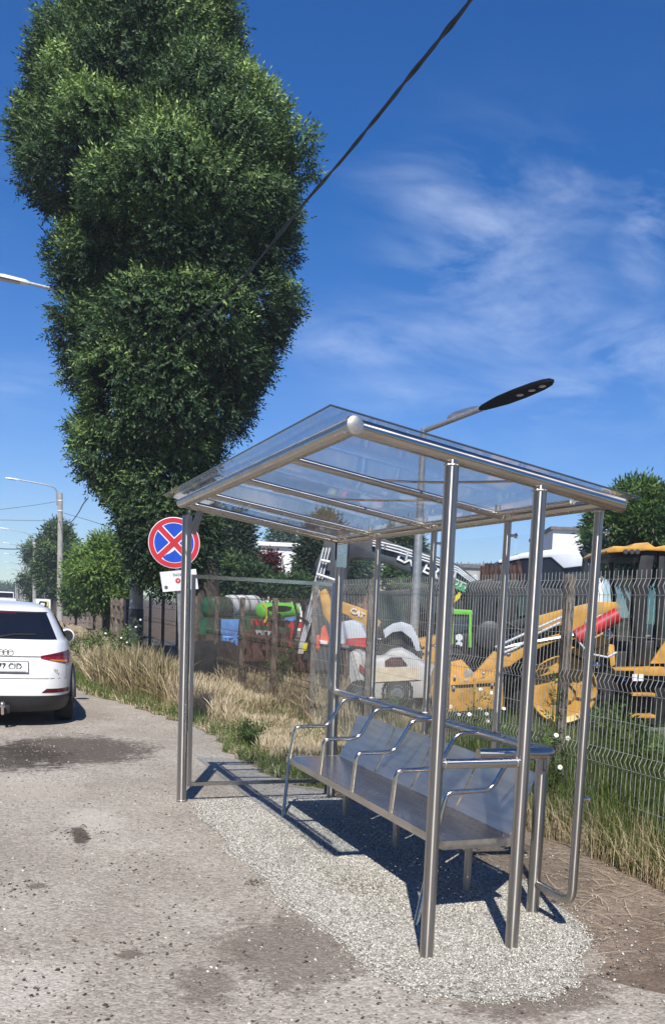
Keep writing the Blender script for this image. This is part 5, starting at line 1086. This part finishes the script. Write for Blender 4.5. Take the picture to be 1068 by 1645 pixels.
# left yard: tanks and implements
D = 19.8
def tank(name, lbl, x0, x1, yc, rpx, dd, m, capm, legm):
    t = thing(name, lbl, 'tank', base((x0+x1)/2, dd)); a, c = Q(x0, yc, dd), Q(x1, yc, dd+.6); r = rpx*dd/FPX; ax = (c-a); L = ax.length; b = MB()
    b.lathe(a, ax, [(-.07, r*.35), (-.05, r*.75), (-.02, r*.94), (.02, r), (L-.02, r), (L+.02, r*.94), (L+.05, r*.75), (L+.07, r*.35)], 32); b.build('tank_shell', m, t)
    for q in (.15, .5, .85): b = MB(); b.lathe(a+ax.normalized()*L*q, ax, [(0, r*1.01), (0, r*1.03), (.06, r*1.03), (.06, r*1.01)], 32); b.build('band', capm, t)
    b = MB(); b.box((a+c)/2-Vector((0, 0, r+.15)), (L*.9, .7, .35), Matrix.Rotation(-YAW, 3, 'Z')); b.build('chassis', legm, t)
    for q in (.25, .75): w0 = a.lerp(c, q); wz = MB(); wz.lathe(Vector((w0.x, w0.y, .45))-NV*.9, -NV, [(0, .3), (.02, .43), (.2, .43), (.22, .3)], 24); wz.build('wheel', M_tyre, t)
tank('silver_tanker', 'silver slurry tanker with a dark green underside', 366, 410, 973, 17, D, M_sil, M_galv, M_dgn)
tank('dark_tank', 'brown and dark green tank end beside the ash trunk', 338, 362, 976, 18, D-.6, M_dgn, M_brn, M_dgn)
tank('green_tank', 'bright light green tank right of the silver tanker', 420, 472, 982, 14, D-.3, M_gn, M_gn, M_dgn)
bh = thing('blue_hopper', 'light blue hopper on blue legs beside the silver tanker', 'farm implement', base(368, 18.9))
pq('hopper', [(349, 995), (384, 995), (382, 1020), (372, 1024), (356, 1022)], 18.9, .9, M_bl, bh, .01)
for pts_ in (((358, 1022), (366, 1046)), ((382, 1022), (366, 1040)), ((356, 1024), (384, 1024)), ((366, 1024), (366, 1052)), ((380, 1022), (380, 1054)), ((358, 1022), (357, 1054))): tq('frame_bar', pts_, 18.9, .035, M_bl, bh)
ri = thing('red_seeder', 'red framed farm implement in front of the green tank', 'farm implement', base(450, 18.6))
b = MB(); b.tube([Q(404, 999, 18.6), Q(492, 1005, 18.6)], .085, 4); b.build('main_beam', M_rd, ri)
for x in (408, 420, 433, 446, 460, 474, 488): tq('tine', [(x, 996), (x+1, 1010), (x-3, 1028), (x+1, 1050)], 18.5, .03, M_brn, ri)
pq('side_arm', [(468, 1006), (476, 1008), (470, 1040), (456, 1046), (450, 1036), (462, 1028)], 18.5, .12, M_rd, ri); tq('hose', [(422, 970), (430, 980), (430, 990), (425, 1000)], 18.5, .025, mat('hose_yellow', (.7, .55, .03), .5), ri)
pq('seat_post', [(443, 985), (450, 985), (451, 1000), (443, 1000)], 18.5, .15, M_blk, ri); b = MB(); b.lathe(Q(449, 980, 18.4), (0, .2, 1), [(0, .22), (.04, .24), (.05, .2)], 16); b.build('steering_wheel', M_blk, ri)
pq('blue_box', [(455, 998), (458, 992), (474, 990), (475, 1000)], 18.8, .3, M_bl, ri); pq('drum', [(388, 1012), (455, 1018), (455, 1058), (388, 1056)], 18.9, .8, M_brn, ri, .05); pq('plastic_sheet', [(410, 1012), (436, 1014), (432, 1022), (424, 1020), (414, 1024)], 18.45, .05, mat('dusty_sheet', (.36, .36, .35), .8), ri)
bc = thing('brown_machine', 'dark brown implement behind the old fence left of the digger stick', 'farm implement', base(480, 17.2))
pq('frame', [(468, 1032), (500, 1036), (560, 1044), (560, 1085), (470, 1080)], 17.2, .8, M_brn, bc, .03)
tq('hose', [(470, 1030), (478, 1000), (480, 985)], 17, .03, M_blk, bc)
for i in range(14): tq('tine', [(470+i*6, 1030+random.uniform(-5, 5)), (466+i*6+random.uniform(-5, 5), 1055), (472+i*6, 1078)], 17.0, .025, M_brn, bc)
hrw = thing('rusty_harrow', 'row of dark rusty harrow frames below the silver tanker and red seeder', 'farm implement', base(420, 19.4))
for i in range(16): tq('tine', [(386+i*5.2, 1018+random.uniform(-4, 4)), (383+i*5.2+random.uniform(-5, 5), 1040), (388+i*5.2, 1062)], 18.2, .03, M_brn, hrw)
for yq in (1022, 1040, 1056): tq('frame_bar', [(384, yq-2), (466, yq+4)], 18.3, .05, M_brn, hrw, 4)
pq('disc_row', [(388, 1036), (464, 1042), (464, 1062), (388, 1058)], 18.4, .5, M_blk, hrw, .04)
om = thing('orange_implement', 'orange red implement between the dark stick and the back post', 'farm implement', base(525, 14))
pq('frame', [(502, 1040), (508, 1020), (512, 1022), (514, 1030), (516, 1010), (520, 1004), (528, 1024), (528, 1034), (516, 1036), (508, 1050)], 13.8, .3, M_org, om, .02)
pq('hitch', [(513, 1028), (526, 1030), (526, 1035), (515, 1034)], 13.75, .05, M_white, om); tq('drawbar', [(504, 1048), (500, 1072)], 13.8, .04, M_rd, om)
b = MB(); b.box((15.5, 24, .006), (21, 34, .001))
tag(b.build('yard', mat('yard_dirt', (.17, .155, .14), .95, var=.25, scale=1.5, bump=.5, bscale=30)), kind='structure')

# ------------------------------------------------------------------ buildings
M_wh = mat('white_render', (.78, .78, .76), .85, var=.04, scale=.3); M_win = mat('dark_window', (.03, .035, .045), .15, var=.2); M_bri = mat('brown_brick', (.22, .13, .095), .9, var=.3, scale=3); M_bei = mat('beige_render', (.45, .40, .32), .9, var=.15, scale=1); M_roofd = mat('grey_roof', (.16, .15, .15), .9, var=.2, scale=2)
def building(name, lbl, x0, x1, yt, dd, depth, m, wins, roof=None, h=None, slab=.25):
    a, c = Q(x0, yt, dd), Q(x1, yt, dd); top = (a.z+c.z)/2; t = thing(name, lbl, 'building', Vector(((a.x+c.x)/2, (a.y+c.y)/2, 0)))
    a0, c0 = Vector((a.x, a.y, 0)), Vector((c.x, c.y, 0)); dv = NV*depth; b = MB(); b.prism([a0, c0, c0+dv, a0+dv], (0, 0, top)); b.build('wall', m, t, smooth=False)
    b = MB(); o_ = RV*.25; b.prism([a0-o_-NV*.25+Vector((0, 0, top)), c0+o_-NV*.25+Vector((0, 0, top)), c0+o_+dv+Vector((0, 0, top)), a0-o_+dv+Vector((0, 0, top))], (0, 0, slab)); b.build('roof', roof or m, t, smooth=False)
    for (u0, u1, v0, v1) in wins:
        p = [Q(u, v, dd-.04) for u, v in ((u0, v1), (u1, v1), (u1, v0), (u0, v0))]; fb = MB(); fr_ = .07*dd/60
        for i in range(4):
            fb.tube([p[i], p[(i+1) % 4]], fr_, 4)
        mid0, mid1 = (p[0]+p[1])/2, (p[2]+p[3])/2; fb.tube([mid0, mid1], fr_*.7, 4); wf = fb.build('window', M_lamp, t, smooth=False)
        q = MB(); q.prism([s_+NV*.01 for s_ in p], NV*.02); q.build('pane', M_win, wf, smooth=False)
    return t
building('white_house', 'modern white flat roofed house between two dark pines', 418, 492, 878, 64, 9, M_wh, [(449, 456, 899, 912), (467, 474, 899, 912), (464, 473, 938, 949), (425, 432, 899, 912)])
building('brick_house', 'brown brick house behind the digger stick with a pale upper storey', 540, 606, 892, 56, 8, M_bri, [(548, 556, 910, 925), (575, 583, 910, 925)], M_roofd)
building('beige_house', 'beige block house with small dark windows under the boom', 592, 690, 886, 70, 8, M_bei, [(598, 603, 903, 920), (613, 618, 903, 920), (634, 640, 908, 924), (655, 660, 908, 924), (675, 680, 908, 924)], M_roofd)
building('industrial_hall', 'low pale industrial hall on the horizon behind the excavator', 700, 800, 912, 110, 20, mat('hall_wall', (.42, .40, .36), .9, var=.15, scale=.5), [(735, 740, 925, 935), (760, 765, 925, 935)], M_roofd, slab=.4)
building('white_block', 'plain white tall building above the truck roof', 888, 975, 853, 80, 14, M_wh, [], M_roofd)
building('blue_hall', 'low blue hall behind the second concrete pole', 96, 136, 958, 110, 15, mat('blue_wall', (.06, .12, .38), .6), [], M_roofd, slab=.3)
building('small_shed', 'small white shed roof behind the old fence beside the ash', 340, 356, 948, 45, 3, M_wh, [], M_wh)
rb = MB()
for i in range(16): p = Q(704+i*6, 911, 110); rb.tube([p, p+Vector((0, 0, random.uniform(.2, .7)))], .06, 4)
rb.tube([Q(702, 906, 110), Q(798, 906, 110)], .03, 4)
tag(rb.build('roof_railing', M_roofd), 'thin antennas and railing along the industrial hall roof', 'railing')
# distant traffic at the left edge
fc = thing('distant_car', 'tiny white vehicle far down the road at the left edge', 'car', (gy(8, 968, 90).x, 90, 0))
b = MB(); c = gy(8, 968, 90); b.box((c.x, 90, .75), (1.8, 4, .8)); b.box((c.x, 90.3, 1.4), (1.5, 2.2, .6)); b.build('body', M_cw, fc, bevel=.15)
b = MB(); b.box((c.x, 89.18, 1.4), (1.3, .06, .4)); b.build('rear_window', M_cg, fc)
fv = thing('distant_van', 'yellow and white van beyond the white car roof', 'van', (gy(68, 968, 60).x, 60, 0))
b = MB(); c = gy(68, 968, 60); b.box((c.x, 60, .80), (.8, 3, 1.1)); b.build('body', M_cw, fv, bevel=.1); b = MB(); b.box((c.x+.2, 58.48, 1.1), (.15, .05, .3)); b.build('panel', mat('van_yellow', (.6, .6, .1), .5), fv)

# ------------------------------------------------------------------ thin summer haze
b = MB(); b.box((150, 290, 24), (700, 760, 50)); hzm = bpy.data.materials.new('haze'); hzm.use_nodes = True; t = hzm.node_tree; t.nodes.clear()
pv = N(t, 'ShaderNodeVolumePrincipled'); pv.inputs['Density'].default_value = .0008; pv.inputs['Color'].default_value = (.80, .88, 1, 1); pv.inputs['Anisotropy'].default_value = .0
ho = N(t, 'ShaderNodeOutputMaterial'); t.links.new(pv.outputs[0], ho.inputs['Volume'])
tag(b.build('haze', hzm, smooth=False), kind='stuff')
